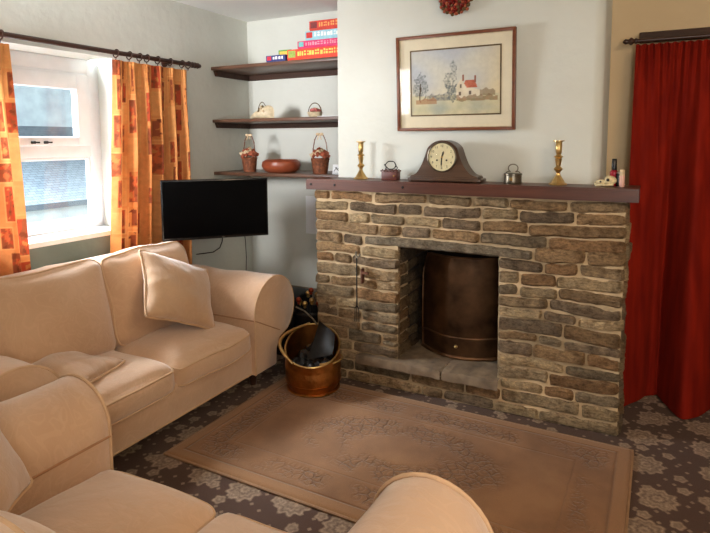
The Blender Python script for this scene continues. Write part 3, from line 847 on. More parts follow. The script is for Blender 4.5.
# right end of the mantel: skull, bottle, tube
o = thing('animal_skull', 'tiny cream animal skull at the right end of the mantel', 'skull', (-.20, 3.14, ZM))
bm = NB(); blob(bm, (.014, 0, .03), .027, 3, .12, 2.5, (1.1, .85, .85)); blob(bm, (-.026, -.002, .02), .018, 3, .15, 3, (1.5, .8, .7)); blob(bm, (-.048, -.002, .013), .010, 2, .1, 3, (1.4, .8, .8))
obj('cranium', bm, M['bone'], o, 60)
bm = NB(); tube(bm, [(.03, -.012, .008), (.0, -.014, .006), (-.03, -.01, .006), (-.055, 0, .006), (-.03, .01, .006), (.0, .014, .006), (.03, .012, .008)], .0055, 7); obj('jaw', bm, M['bone'], o)
bm = NB(); blob(bm, (.004, -.022, .033), .008, 2, 0); blob(bm, (-.03, -.014, .022), .0055, 2, 0); obj('eye_socket', bm, M['ink'], o)
o = thing('nail_polish', 'red varnish bottle with a tall black cap behind the skull', 'bottle', (-.172, 3.175, ZM))
bm = NB(); lathe(bm, [(.018, 0), (.021, .004), (.021, .07), (.012, .08), (.009, .082)], 20); obj('bottle', bm, M['redlacquer'], o)
bm = NB(); lathe(bm, [(.0125, .08), (.0135, .084), (.0115, .135), (.009, .138)], 20, 'z', (.0, 0, 0)); obj('cap', bm, M['black'], o)
o = thing('lip_balm', 'pale pink tube standing rightmost on the mantel', 'tube', (-.132, 3.13, ZM))
bm = NB(); lathe(bm, [(.0115, 0), (.0125, .002), (.0125, .055)], 18); obj('tube', bm, M['pinktube'], o)
bm = NB(); lathe(bm, [(.012, .055), (.012, .082), (.010, .085)], 18); obj('cap', bm, M['flowercream'], o)
o = thing('lighter', 'slim black lighter between the red bottle and pink tube', 'lighter', (-.152, 3.15, ZM))
obj('body', box(NB(), -.008, .008, -.006, .006, 0, .062, .002), M['black'], o, 30)
obj('wheel_guard', box(NB(), -.007, .007, -.005, .005, .062, .074, .002), M['pewter'], o, 30)

# ------------------------------------------------------------------ framed watercolour
PX0, PX1, PZ0, PZ1 = -1.380, -.678, 1.560, 2.112
pic = thing('framed_painting', 'framed watercolour of a red-roofed cottage hanging on the chimney breast', 'picture', ((PX0 + PX1) / 2, BY - .016, (PZ0 + PZ1) / 2)); pic.rotation_euler = (R(3), 0, 0)
def rect_frame(bm, w, h, t, y0, y1, bev=.003):
    # four mitred-looking rails around a w x h rectangle (half sizes)
    box(bm, -w, w, y0, y1, h - t, h, bev); box(bm, -w, w, y0, y1, -h, -h + t, bev)
    box(bm, -w, -w + t, y0 - .0005, y1, -h, h, bev); box(bm, w - t, w, y0 - .0005, y1, -h, h, bev)
    return bm
pw, ph = (PX1 - PX0) / 2, (PZ1 - PZ0) / 2
obj('frame', rect_frame(NB(), pw, ph, .018, -.042, -.014), M['framewood'], pic, 30)
obj('inner_slip', rect_frame(NB(), pw - .017, ph - .017, .005, -.030, -.02, .001), M['cream'], pic, 30)
obj('mount', box(NB(), -pw + .015, pw - .015, -.024, -.014, -ph + .015, ph - .015), M['mount'], pic, 0)
aw, ah = .262, .184; az = .002; axx = .002
bm = rect_frame(NB(), aw + .008, ah + .008, .008, -.0275, -.023, .001); bmesh.ops.translate(bm, verts=bm.verts, vec=(axx, 0, az)); obj('mount_line', bm, M['gold'], pic, 0)
def art(u, v):
    """u right, v up, 0..1"""
    def mixc(a, b, f): f = max(0, min(1, f)); return tuple(a[i] + (b[i] - a[i]) * f for i in range(3))
    n = lambda s, k=0: noise.noise(Vector((u * s * 1.45, v * s, k)))
    sky = mixc(lin(212, 208, 190)[:3], lin(188, 192, 196)[:3], .5 + .9 * n(2.3) + (v - .6) * .5)
    sky = mixc(sky, lin(222, 204, 160)[:3], max(0, u - .72) * 2.2 + max(0, .25 - abs(v - .33)) * .8)
    c = sky
    gz = .30 + .02 * n(7, 3)
    if v < gz:
        c = mixc(lin(214, 204, 168)[:3], lin(196, 190, 156)[:3], .5 + n(8, 2)); c = mixc(c, lin(170, 174, 160)[:3], .5 + .8 * n(3.2, 9) - abs(v - .1) * 4)
    # far trees
    if .18 < u < .45 and .22 < v < .22 + .10 + .06 * n(14, 4): c = mixc(c, lin(110, 108, 112)[:3], .6 + .5 * n(30, 5))
    # left tree
    d = math.hypot((u - .11) / .085, (v - .44) / .19) + .55 * n(17, 6)
    if d < 1: c = mixc(c, lin(96, 102, 102)[:3], .5 + .7 * n(40, 2))
    if abs(u - .10 - .02 * n(6)) < .008 and .2 < v < .5: c = lin(84, 70, 56)[:3]
    # middle tall trees
    for tx, ty, rx, ry in ((.43, .55, .04, .14), (.49, .62, .035, .22), (.47, .36, .055, .16)):
        d = math.hypot((u - tx) / rx, (v - ty) / ry) + .7 * n(20, tx)
        if d < 1: c = mixc(c, lin(100, 108, 108)[:3], .35 + .8 * n(36, 3) + .25 * (v < .45))
    # cottage
    wl = mixc(lin(232, 222, 200)[:3], lin(212, 200, 172)[:3], .5 + n(9, 8))
    if .52 < u < .82 and .24 < v < .40 - max(0, u - .70) * .5: c = wl
    if abs(u - .575) < .065 * (1 - (v - .40) / .14) and .40 <= v < .54: c = wl
    if .40 <= v < .51 and .575 + .5 * (v - .40) * .5 + .02 < u < .76 - .3 * (v - .40) and u > .575 + .065 * (1 - (v - .40) / .14):
        c = mixc(lin(204, 122, 96)[:3], lin(176, 92, 70)[:3], .5 + n(20, 5))
    if abs(u - .60) < .010 and .50 < v < .60 or abs(u - .735) < .009 and .48 < v < .58: c = lin(150, 96, 76)[:3]
    if .56 < u < .585 and .40 < v < .46 or .66 < u < .69 and .29 < v < .35 or .55 < u < .575 and .28 < v < .34: c = lin(112, 98, 86)[:3]
    # bushes and path edge
    if .52 < u < .98 and v < .29 + .05 * n(16, 2) - abs(u - .75) * .1 and v > .2 + .03 * n(10, 7): c = mixc(c, mixc(lin(150, 96, 62)[:3], lin(112, 100, 64)[:3], .5 + n(14, 1)), .7)
    if .78 < u < .95 and .27 < v < .37 + .07 * n(11, 5) - (u - .78) * .1: c = mixc(c, lin(132, 110, 82)[:3], .7)
    if .05 < u < .3 and .17 < v < .25 + .05 * n(15, 3): c = mixc(c, lin(166, 112, 70)[:3], .7)
    return tuple(c) + (1,)
bm = grid(lambda u, v: Vector((axx - aw + 2 * aw * u, -.0246, az - ah + 2 * ah * v)), 150, 104, art)
obj('watercolour', bm, M['art'], pic, 0)
obj('glass', box(NB(), -pw + .016, pw - .016, -.0335, -.0325, -ph + .016, ph - .016), M['pglass'], pic, 0)

# berry decoration above the picture
o = thing('hanging_wreath', 'round bundle of dried red berries hanging above the picture', 'wreath', (-1.022, 3.19, 2.305))
bm = NB(); blob(bm, (0, .008, 0), .086, 3, .25, 4, (1, .34, 1)); obj('twig_core', bm, M['sprig'], o, 60)
bm = NB(); blob(bm, (0, 0, 0), .0135, 1, .2); b0 = obj('berry', bm, M['berry'], o); bm = NB(); blob(bm, (0, 0, 0), .012, 1, .5, 4); s0 = obj('seed_head', bm, M['flower'], o)
bm = NB(); blob(bm, (0, 0, 0), .012, 1, .5, 4); s1 = obj('leaf_tip', bm, M['sprig'], o)
for k in range(110):
    a = k * 2.39996; r_ = .098 * math.sqrt((k + .5) / 110)
    src = b0 if k % 5 < 3 and r_ < .08 else (s0 if k % 2 else s1)
    c = src if k in () else src.copy()
    COL.objects.link(c); c.parent = o
    c.location = (r_ * math.cos(a), -.034 * math.sqrt(max(0, 1 - (r_ / .1) ** 2)) - .003 + .006 * random.random(), r_ * math.sin(a)); c.scale = (random.uniform(.7, 1.1),) * 3
for q in (b0, s0, s1): q.location = (random.uniform(-.02, .02), -.03, random.uniform(-.02, .02))

# toasting fork on the fireplace
o = thing('toasting_fork', 'thin iron toasting fork hanging on the left of the stone fireplace', 'fork', (-1.565, 3.0, .80))
bm = NB(); tube(bm, [(0, 0, .0), (0, 0, -.30)], .004, 7); obj('shaft', bm, M['iron'], o)
bm = NB(); tube(bm, [(0, 0, -.30), (-.012, 0, -.315), (-.014, 0, -.40)], .003, 6); tube(bm, [(0, 0, -.30), (.012, 0, -.315), (.014, 0, -.40)], .003, 6); tube(bm, [(0, 0, -.30), (0, 0, -.40)], .003, 6); obj('prongs', bm, M['iron'], o)
bm = NB(); tube(bm, [(-.004, 0, .035), (-.005, 0, .012), (.006, -.004, .0), (.019, 0, .006), (.021, 0, .022)], .0065, 8); obj('hook', bm, M['pewter'], o)
o = thing('iron_hook', 'small rusty iron hook in the stonework beside the toasting fork', 'hook', (-1.53, 3.01, .70))
M['rust'] = simple('rusty_iron', lin(92, 54, 36), .8, .2, .3, 40)
bm = NB(); box(bm, -.008, .004, -.016, .02, -.06, .03, .003); obj('plate', bm, M['rust'], o, 30)
bm = NB(); box(bm, -.004, .045, -.02, .0, .0, .014, .003); obj('pin', bm, M['rust'], o, 30)

# ------------------------------------------------------------------ television
tv = thing('television', 'black flat-screen television on a wall arm in the left corner', 'television', (-2.469, 2.786, .882), R(48.8))
TW, TH = .334, .382
obj('casing', box(NB(), -TW, TW, -.012, .03, 0, TH, .004), M['black'], tv, 30)
obj('screen', box(NB(), -TW + .010, TW - .010, -.0135, -.011, .016, TH - .010), M['screen'], tv, 0)
obj('rear_housing', box(NB(), -.2, .2, .028, .06, .05, .30, .012), M['black'], tv, 30)
obj('badge', box(NB(), .03, .05, -.0145, -.012, .004, .009), M['pewter'], tv, 0)
bm = NB(); tube(bm, [(0, .05, .18), (-.06, .30, .18), (-.17, .50, .18)], .014, 8); box(bm, -.06, .06, .055, .068, .1, .26, .003); obj('wall_arm', bm, M['iron'], tv)
bm = NB(); tube(bm, [(.04, .02, .01), (.035, .025, -.03), (.02, .03, -.07), (-.02, .05, -.10), (-.08, .08, -.11), (-.12, .12, -.12)], .0035, 6); obj('cable', bm, M['black'], tv)
bm = NB(); tube(bm, [(.18, .03, .05), (.19, .04, -.05), (.195, .05, -.15), (.19, .06, -.30)], .0025, 6); obj('cable', bm, M['black'], tv)

# ------------------------------------------------------------------ curtains
ORG, ORG2, BRN, RED, GLD = lin(228, 154, 94)[:3], lin(218, 138, 76)[:3], lin(150, 78, 48)[:3], lin(184, 76, 46)[:3], lin(232, 168, 102)[:3]
def curtain_pattern(seed, W, H):
    rnd = random.Random(seed); rects = []
    x = -.02; ci = 0
    while x < W:
        cw = rnd.choice((.062, .075, .09)); z = -rnd.uniform(0, .2)
        while z < H:
            h = rnd.uniform(.12, .25)
            if rnd.random() < .70:
                ww = cw * rnd.choice((.55, .8, .95)); o_ = rnd.uniform(0, cw - ww)
                rects.append((x + o_, x + o_ + ww, z, z + h * .88, rnd.choice((0, 0, 1, 2)), rnd.random()))
            else:
                rects.append((x, x + cw, z, z + h * .9, 3, rnd.random()))
            z += h
        x += cw + rnd.uniform(.0, .03); ci += 1
    def col(u, v):
        s, z = u * W, (1 - v) * H
        c = tuple(ORG[i] + (ORG2[i] - ORG[i]) * (.5 + .5 * noise.noise(Vector((s * 3, z * 2, seed)))) for i in range(3))
        for x0, x1, z0, z1, k, q in rects:
            if x0 <= s <= x1 and z0 <= z <= z1:
                e = min(s - x0, x1 - s, z - z0, z1 - z)
                a = (s - x0) / (x1 - x0) * 2 - 1; b = (z - z0) / (z1 - z0) * 2 - 1
                n_ = noise.noise(Vector((s * 38, z * 30, q * 9)))
                if k == 3: c = tuple(c[i] * .6 + GLD[i] * .4 for i in range(3)) if e > .004 else tuple(y * .95 for y in GLD)
                elif e < .004: c = GLD
                elif n_ > .38: c = tuple(ORG2[i] * .8 for i in range(3))
                elif n_ < -.4: c = tuple(BRN[i] * .7 for i in range(3))
                elif k == 0:
                    c = BRN if n_ < .12 else RED
                    if abs(a) < .3 + .2 * math.sin(b * 6 + q * 5) and n_ > -.1: c = tuple(RED[i] * .8 + ORG2[i] * .3 for i in range(3))
                elif k == 1: c = RED if abs(a + .3 * b) > .25 or n_ > .1 else BRN
                else: c = ORG2 if abs(a) > .45 or abs(b) > .75 else BRN
        return tuple(c) + (1,)
    return col
def orange_curtain(name_label, y_top, y_bot, z0, z1, seed, folds, rings):
    t = thing('window_curtain', name_label, 'curtain', (-2.95, (y_top[0] + y_top[1]) / 2, z1), group='orange window curtains')
    W = (y_top[1] - y_top[0]) * 1.3
    def fn(u, v):
        q = 1 - v
        a = y_top[0] + (y_bot[0] - y_top[0]) * q ** 1.3; b = y_top[1] + (y_bot[1] - y_top[1]) * q
        y = a + (b - a) * u
        amp = .012 + .026 * min(1, q * 2.5)
        ph = folds * 2 * PI * u + .6 * math.sin(3 * u + seed)
        x = -2.955 + amp * math.sin(ph) + .008 * math.sin(ph * 2.3 + q * 2) * min(1, q * 3) + .004 * math.sin(ph * 5) * math.exp(-q * 14)
        y += .010 * math.cos(ph) * min(1, q * 2)
        return Vector((x, y, z0 + (z1 - z0) * v))
    bm = grid(fn, 170, 240, curtain_pattern(seed, W, z1 - z0)); obj('cloth', bm, M['curtain'], t, 0, True).data.shade_smooth()
    for y in rings:
        bm = NB(); tube(bm, [(-2.93 + .024 * math.cos(2 * PI * i / 20), y + .004 * math.sin(2 * PI * i / 20), 2.04 + .024 * math.sin(2 * PI * i / 20)) for i in range(20)], .0042, 6, True)
        tube(bm, [(-2.93, y, 2.018), (-2.935, y, 2.002)], .003, 6); obj('ring', bm, M['pole'], t, 40, True)
    return t
orange_curtain('orange patterned curtain on the right side of the window, beside the television', (2.445, 3.075), (2.345, 3.06), .56, 2.006, 5, 5.5, (2.45, 2.55, 2.63, 2.69, 2.78, 2.89, 3.0, 3.06))
orange_curtain('orange patterned curtain at the left edge, on the near side of the window', (1.22, 1.815), (1.25, 1.865), .56, 2.006, 9, 5.0, (1.30, 1.42, 1.55, 1.66, 1.755))
o = thing('curtain_pole', 'dark wooden curtain pole with a turned finial above the window', 'curtain pole', (-2.93, 2.1, 2.045))
bm = NB(); tube(bm, [(-2.93, 1.05, 2.045), (-2.93, 3.09, 2.045)], .0145, 12); obj('pole', bm, M['pole'], o, 40, True)
for sg, y0 in ((1, 3.09), (-1, 1.05)):
    bm = NB(); prof = [(.0145, 0), (.021, .006), (.021, .014), (.013, .02), (.022, .034), (.014, .05), (.021, .062), (.013, .076), (.015, .084), (.003, .1)]
    rings = []
    tube(bm, [(-2.93, y0 + sg * h_, 2.045) for _, h_ in prof], [r_ for r_, _ in prof], 12); obj('finial', bm, M['pole'], o, 60, True)
for y in (1.15, 2.95):
    bm = NB(); tube(bm, [(XL, y, 2.045), (-2.945, y, 2.045)], .010, 8); lathe(bm, [(.026, 0), (.024, .01), (.012, .014)], 16, 'x', (XL, y, 2.045)); obj('bracket', bm, M['pole'], o, 40, True)

# red curtain in the right recess
o = thing('door_curtain', 'long red velvet curtain hanging to the floor right of the fireplace', 'curtain', (.35, 3.54, 2.02))
def redc(u, v):
    q = 1 - v; x = -.108 + u * 1.1
    top = math.exp(-q * 9)
    wide = min(1, q * 1.5) ** .8
    ph = 2 * PI * (x + .10 + .02 * math.sin(5 * x) * q) / .335
    peak = (.5 + .5 * math.cos(ph)) ** 2.0
    y = 3.555 + .065 * wide - wide * (.25 * peak * (.6 + .4 * q) + .022 * math.cos(2 * ph + 1.6 + .8 * q) + .007 * math.cos(4.3 * ph))
    y += .016 * top * math.sin(2 * PI * x / .036) + .014 * (1 - top) * (1 - wide * .9) * math.sin(2 * PI * x / .085 + 1)
    x2 = x + wide * .022 * math.sin(ph) - (.015 * q ** 6 if u < .15 else 0)
    z = .012 + (2.022 - .012) * v + .006 * top * math.sin(2 * PI * x / .036)
    if u < .12: y -= .0 * q
    return Vector((x2, min(y, 3.655), z))
bm = grid(redc, 260, 90); w = obj('cloth', bm, M['velvet'], o, 0, True); w.data.shade_smooth()
bm = grid(lambda u, v: redc(u, .955 + .012 * v) + Vector((0, -.004, 0)), 260, 2); w = obj('heading_tape', bm, M['velvet'], o, 0, True); w.data.shade_smooth()
o = thing('curtain_pole', 'dark pole with a turned end above the red curtain', 'curtain pole', (.4, 3.57, 2.05))
bm = NB(); tube(bm, [(-.105, 3.575, 2.046), (1.05, 3.575, 2.046)], .011, 12); obj('pole', bm, M['pole'], o, 40, True)
bm = NB(); pf = [(.011, 0), (.016, .004), (.016, .012), (.011, .018), (.021, .03), (.021, .036), (.012, .046), (.014, .056), (.016, .062), (.004, .075)]
tube(bm, [(-.10 - h_, 3.575, 2.046) for _, h_ in pf], [r_ for r_, _ in pf], 14); obj('finial', bm, M['pole'], o, 60, True)
for x in (-.03, .98):
    bm = NB(); tube(bm, [(x, 3.575, 2.046), (x, 3.64, 2.046)], .008, 8); obj('bracket', bm, M['pole'], o, 40, True)
o = struct('trim_2', box(NB(), -.095, 1.1, 3.63, YR, 2.045, 2.10, .006), M['batten'])

# ------------------------------------------------------------------ sofas
def rbox_deform(w, d, h, r, crown, seed, wr=.006, sag=0):
    def f(p):          # p in [-1,1]^3
        hx, hy, hz = w / 2, d / 2, h / 2
        q = Vector((p.x * hx, p.y * hy, p.z * hz))
        inner = Vector((max(-hx + r, min(hx - r, q.x)), max(-hy + r, min(hy - r, q.y)), max(-hz + r, min(hz - r, q.z))))
        dlt = q - inner
        if dlt.length > 1e-9: q = inner + dlt.normalized() * min(dlt.length, r) if dlt.length > r else q
        a, b = p.x, p.y
        q.z += math.copysign(1, p.z) * abs(p.z) * crown * (1 - a * a) * (1 - b * b) * (1 if p.z > 0 else .2)
        q.y += p.y * crown * .35 * (1 - a * a) * (1 - abs(p.z) ** 2)
        q.x += p.x * crown * .25 * (1 - b * b) * (1 - abs(p.z) ** 2)
        n = Vector((q.x * 4 + seed * 5.1, q.y * 4 + seed, q.z * 4))
        q += Vector((noise.noise(n), noise.noise(n + Vector((9, 1, 4))), noise.noise(n + Vector((2, 8, 6))) - sag)) * wr
        return q
    return f
def cushion_bm(f, cuts=17):
    bm = NB(); bmesh.ops.create_cube(bm, size=2)
    bmesh.ops.subdivide_edges(bm, edges=bm.edges[:], cuts=cuts, use_grid_fill=True)
    for v in bm.verts: 
        p = v.co.copy(); p = Vector([math.copysign(abs(c) ** .75, c) for c in p]); v.co = f(p)
    return bm
def edge_loop(f, zc, r, inset=0.0, n=22):
    pts = []
    path = [(-1, -1), (1, -1), (1, 1), (-1, 1)]
    for k in range(4):
        a, b = path[k], path[(k + 1) % 4]
        for i in range(n):
            t = i / n; t = .5 - .5 * math.cos(PI * t)
            pts.append(f(Vector((a[0] + (b[0] - a[0]) * t, a[1] + (b[1] - a[1]) * t, zc))))
    c = sum(pts, Vector()) / len(pts)
    out = []
    for p in pts:
        d = Vector((p.x - c.x, p.y - c.y, 0)); out.append(p + d.normalized() * .001)
    # soften
    return [(out[i - 1] + out[i] * 2 + out[(i + 1) % len(out)]) / 4 for i in range(len(out))]
def xf(bm, mat4): bmesh.ops.transform(bm, matrix=mat4, verts=bm.verts); return bm

def sofa(label, loc, rz, W, D, armR, armZ, seat_z, back_z, z0, seed, armD=None, cw=2, backth=.17):
    """inner width W along x, front at y=0, back at y=D"""
    t = thing('sofa', label, 'sofa', loc, rz, 'matching beige sofas')
    hw = W / 2; pil = armR * .98
    # base
    bm = NB(); box(bm, -hw - pil * .6, hw + pil * .6, .012, D - .03, z0, seat_z - .115, .012, 3); obj('base', bm, M['sofa'], t, 50)
    bm = NB(); tube(bm, [(-hw, .010, z0 + .006), (hw, .010, z0 + .006)], .005, 6); obj('hem_piping', bm, M['piping'], t)
    # back frame with rounded top
    bt = backth; pts = [(D - bt - .02, seat_z - .13), (D - bt + .0, back_z - .10)]
    for i in range(9):
        a = PI - PI * i / 8; pts.append((D - bt / 2 + math.cos(a) * bt / 2, back_z - .085 + math.sin(a) * .07))
    pts += [(D, seat_z - .1), (D - .005, z0)]; pts += [(D - bt, z0)]
    bm = NB(); prism(bm, pts, -hw - pil * .55, hw + pil * .55, 'yz')
    bmesh.ops.bevel(bm, geom=[e for e in bm.edges if abs(abs(e.verts[0].co.x) - (hw + pil * .55)) < 1e-4 and abs(abs(e.verts[1].co.x) - (hw + pil * .55)) < 1e-4 and e.verts[0].co.x * e.verts[1].co.x > 0], offset=.03, segments=4, affect='EDGES')
    obj('back_frame', bm, M['sofa'], t, 60)
    # scroll arms
    cz = armZ - armR
    for sg in (-1, 1):
        prof = [(0, z0), (0, cz - armR * .1)]
        n = 22
        for i in range(n + 1):
            a = PI - (PI * 1.28) * i / n
            prof.append((armR + math.cos(a) * armR - .004 * 0, cz + math.sin(a) * armR))
        prof += [(pil + .045, cz - armR * .93), (pil + .005, cz - armR * 1.25), (pil, z0)]
        outline = [(sg * (hw + u), w_) for u, w_ in prof]
        L0, L1 = -.015, D - .10
        ny = 14; bm = NB(); rows = []
        for k in range(ny + 1):
            y = L0 + (L1 - L0) * k / ny
            sw = 1 + .012 * math.sin(k * 1.3 + seed)
            row = []
            for (x, z) in outline:
                n_ = noise.noise(Vector((x * 6 + seed, y * 6, z * 6)))
                row.append(bm.verts.new((x + .004 * n_, y, z + (.006 * n_ + .004 * math.sin(y * 9 + seed)) * (z > cz))))
            rows.append(row)
        m = len(outline)
        for A, B in zip(rows, rows[1:]):
            for i in range(m): bm.faces.new((A[i], A[(i + 1) % m], B[(i + 1) % m], B[i]))
        # puffed front panel: an inset ring then the face
        def inset(row, y, k):
            cx = sum(v.co.x for v in row) / m; cz_ = sum(v.co.z for v in row) / m
            return [bm.verts.new((v.co.x + (cx - v.co.x) * k, y, v.co.z + (cz_ - v.co.z) * k * .5)) for v in row]
        r1 = inset(rows[0], L0 - .008, .05)
        for i in range(m): bm.faces.new((rows[0][i], rows[0][(i + 1) % m], r1[(i + 1) % m], r1[i]))
        bm.faces.new(r1); bm.faces.new(rows[-1])
        a_ = obj('arm', bm, M['sofa'], t, 50)
        bm = NB(); tube(bm, [(x, L0 - .002, z) for x, z in outline[:-1]], .0062, 7); obj('arm_piping', bm, M['piping'], a_)
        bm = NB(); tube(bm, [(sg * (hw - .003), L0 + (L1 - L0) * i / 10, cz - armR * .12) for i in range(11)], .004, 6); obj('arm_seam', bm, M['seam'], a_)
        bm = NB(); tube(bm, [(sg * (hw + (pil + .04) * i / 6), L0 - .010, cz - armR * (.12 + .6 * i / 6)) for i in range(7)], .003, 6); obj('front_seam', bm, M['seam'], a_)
    # seat cushions
    sd = D - bt - .12; w = W / cw
    for k in range(cw):
        f = rbox_deform(w - .006, sd, .16, .058, .042, seed + k, .013)
        T = Matrix.Translation((-hw + w * (k + .5), sd / 2 - .012, seat_z - .082)) @ Matrix.Rotation(R(1.5), 4, 'X')
        c = obj('seat_cushion', xf(cushion_bm(f), T), M['sofa'], t, 0); c.data.shade_smooth()
        bm = NB(); tube(bm, edge_loop(f, .64, 0), .0055, 7, True); obj('piping', xf(bm, T), M['piping'], c)
        bm = NB(); tube(bm, edge_loop(f, -.64, 0), .0055, 7, True); obj('piping', xf(bm, T), M['piping'], c)
    # back cushions
    bh = back_z - seat_z + .05
    for k in range(cw):
        f = rbox_deform(w + .004, bh, .19, .075, .045, seed + 7 + k, .026)
        T = Matrix.Translation((-hw + w * (k + .5), D - bt - .10, seat_z + bh / 2 - .035)) @ Matrix.Rotation(R(76), 4, 'X')
        c = obj('back_cushion', xf(cushion_bm(f), T), M['sofa'], t, 0); c.data.shade_smooth()
        bm = NB(); tube(bm, edge_loop(f, .62, 0), .0055, 7, True); obj('piping', xf(bm, T), M['piping'], c)
        bm = NB(); tube(bm, edge_loop(f, -.62, 0), .0055, 7, True); obj('piping', xf(bm, T), M['piping'], c)
    for x in (-hw - pil * .4, hw + pil * .4):
        for y in (.07, D - .08):
            bm = NB(); lathe(bm, [(.02, 0), (.026, .05), (.03, z0 + .01)], 14, 'z', (x, y, 0)); obj('foot', bm, M['pole'], t)
    return t
sofa('beige two-seat sofa against the window wall, below the window', (-2.075, 2.02, 0), R(90), 1.22, .80, .205, .665, .40, .865, .10, 1)
sofa('beige two-seat sofa in the foreground, its back to the camera', (-1.11, 1.235, 0), R(180), 1.0, .98, .162, .68, .43, .83, .10, 4)

def scatter(label, w, h, th, seed, M4):
    def fn(u, v, sgn):
        a, b = 2 * u - 1, 2 * v - 1
        k = max(0, (1 - a * a) * (1 - b * b))
        x = a * w / 2 * (1 - .09 * (1 - b * b) + .03 * noise.noise(Vector((b * 4, a, seed)))); y = b * h / 2 * (1 - .09 * (1 - a * a) + .03 * noise.noise(Vector((a * 4, b, seed + 3))))
        n_ = noise.noise(Vector((x * 9 + seed, y * 9, sgn * 3)))
        z = sgn * (th / 2 * k ** .5 + n_ * .02 * k ** .5) + .016 * noise.noise(Vector((x * 7, y * 7, seed))) * (1 - k)
        return Vector((x, y, z))
    bm = NB(); N = 26
    for sgn in (1, -1):
        g_ = [[bm.verts.new(fn(i / N, j / N, sgn)) for i in range(N + 1)] for j in range(N + 1)]
        for j in range(N):
            for i in range(N): bm.faces.new((g_[j][i], g_[j][i + 1], g_[j + 1][i + 1], g_[j + 1][i]))
    bmesh.ops.remove_doubles(bm, verts=bm.verts, dist=1e-4)
    t = thing('scatter_cushion', label, 'cushion', M4.translation, 0, 'beige scatter cushions')
    L = Matrix.Translation(-M4.translation) @ M4
    c = obj('cover', xf(bm, L), M['pillow'], t, 0); c.data.shade_smooth()
    pts = []
    for k in range(4):
        for i in range(20):
            q = i / 20; uv = [(q, 0), (1, q), (1 - q, 1), (0, 1 - q)][k]; pts.append(fn(uv[0], uv[1], 1) * 1.004)
    bm = NB(); tube(bm, [(pts[i - 1] + pts[i] * 2 + pts[(i + 1) % 80]) / 4 for i in range(80)], .006, 7, True); obj('piping', xf(bm, L), M['piping'], t)
    return t
# standing cushion leaning between the back and the far arm
xax = Vector((.17, .9, -.39)).normalized(); nrm = Vector((.741, .065, .473)); nrm = (nrm - xax * nrm.dot(xax)).normalized(); yax = nrm.cross(xax)
Mx = Matrix((xax, yax, nrm)).transposed().to_4x4(); Mx.translation = (-2.36, 2.33, .655)
scatter('beige scatter cushion propped up in the corner of the sofa under the television', .49, .42, .19, 2, Mx)
xax = Vector((-.62, .78, 0)).normalized(); nrm = Vector((.60, .55, .45)); nrm = (nrm - xax * nrm.dot(xax)).normalized(); yax = nrm.cross(xax)
Mx = Matrix((xax, yax, nrm)).transposed().to_4x4(); Mx.translation = (-1.49, .70, .72)
scatter('beige scatter cushion in the near corner of the foreground sofa, at the left edge', .44, .44, .15, 11, Mx)
Mx = Matrix.Rotation(R(18), 4, 'Z') @ Matrix.Rotation(R(4), 4, 'Y'); Mx.translation = (-2.37, 1.615, .452)
scatter('beige scatter cushion lying flat on the window sofa seat', .40, .36, .12, 6, Mx)

# ------------------------------------------------------------------ rug
o = thing('carved_rug', 'tan carved wool rug with floral relief in front of the hearth', 'rug', (-1.025, 2.397, 0), R(-.6))
def rugf(u, v):
    x, y = (u - .5) * RUGW, (v - .5) * RUGH
    e = min(RUGW / 2 - abs(x), RUGH / 2 - abs(y))
    z = .004 + .013 * min(1, e / .014) ** .5 + .0015 * noise.noise(Vector((x * 3, y * 3, 0)))
    return Vector((x, y, z))
us = 200
bm = grid(rugf, 200, 110); obj('pile', bm, M['rug'], o, 0).data.shade_smooth()
bm = NB(); pts = []
for a, b in (((-1, -1), (1, -1)), ((1, -1), (1, 1)), ((1, 1), (-1, 1)), ((-1, 1), (-1, -1))):
    for i in range(30):
        q = i / 30; pts.append(((a[0] + (b[0] - a[0]) * q) * RUGW / 2, (a[1] + (b[1] - a[1]) * q) * RUGH / 2, .007))
tube(bm, pts, .0065, 6, True); obj('bound_edge', bm, M['rope'], o)

# ------------------------------------------------------------------ coal scuttle
sc = thing('coal_scuttle', 'hammered copper coal scuttle with an open slanted mouth on the rug corner', 'coal scuttle', (-1.768, 2.815, .0195), R(0))
def helm(u, v, k=1.0, zoff=0):
    a = 2 * PI * u
    # rim height varies round the mouth: high at the back, low towards the room
    rim = .262 + .075 * math.cos(a - R(118))
    prof = [(0, .150), (.03, .152), (.05, .143), (.075, .148), (.3, .166), (.55, .170), (.8, .166), (1, .160)]
    for (p0, r0), (p1, r1) in zip(prof, prof[1:]):
        if v <= p1: r_ = r0 + (r1 - r0) * (v - p0) / (p1 - p0); break
    flare = 1 + .10 * max(0, v - .75) / .25 * max(0, math.cos(a - R(285)))
    z = rim * v
    return Vector((r_ * k * flare * math.cos(a), r_ * k * flare * math.sin(a), z + zoff))
bm = grid(lambda u, v: helm(u, v), 56, 34); bmesh.ops.remove_doubles(bm, verts=bm.verts, dist=1e-5)
lathe(bm, [(.001, .004), (.15, .004)], 56, close=False)
bmesh.ops.solidify(bm, geom=bm.faces[:], thickness=.003)
obj('body', bm, M['scuttle'], sc, 60)
bm = NB(); tube(bm, [helm(i / 56, 1) for i in range(56)], .0055, 8, True); obj('rolled_rim', bm, M['brass'], sc)
bm = NB(); tube(bm, [helm(i / 56, .03, 1.015) * 1 for i in range(56)], .009, 8, True); 
for v in bm.verts: v.co.z = v.co.z * .6 + .004
obj('foot_ring', bm, M['scuttle'], sc)
bm = NB(); tube(bm, [helm(i / 56, .30, 1.0) for i in range(56)], .004, 8, True)
for v in bm.verts: v.co.z = .06 + (v.co.z - .09) * .1
obj('raised_band', bm, M['scuttle'], sc)
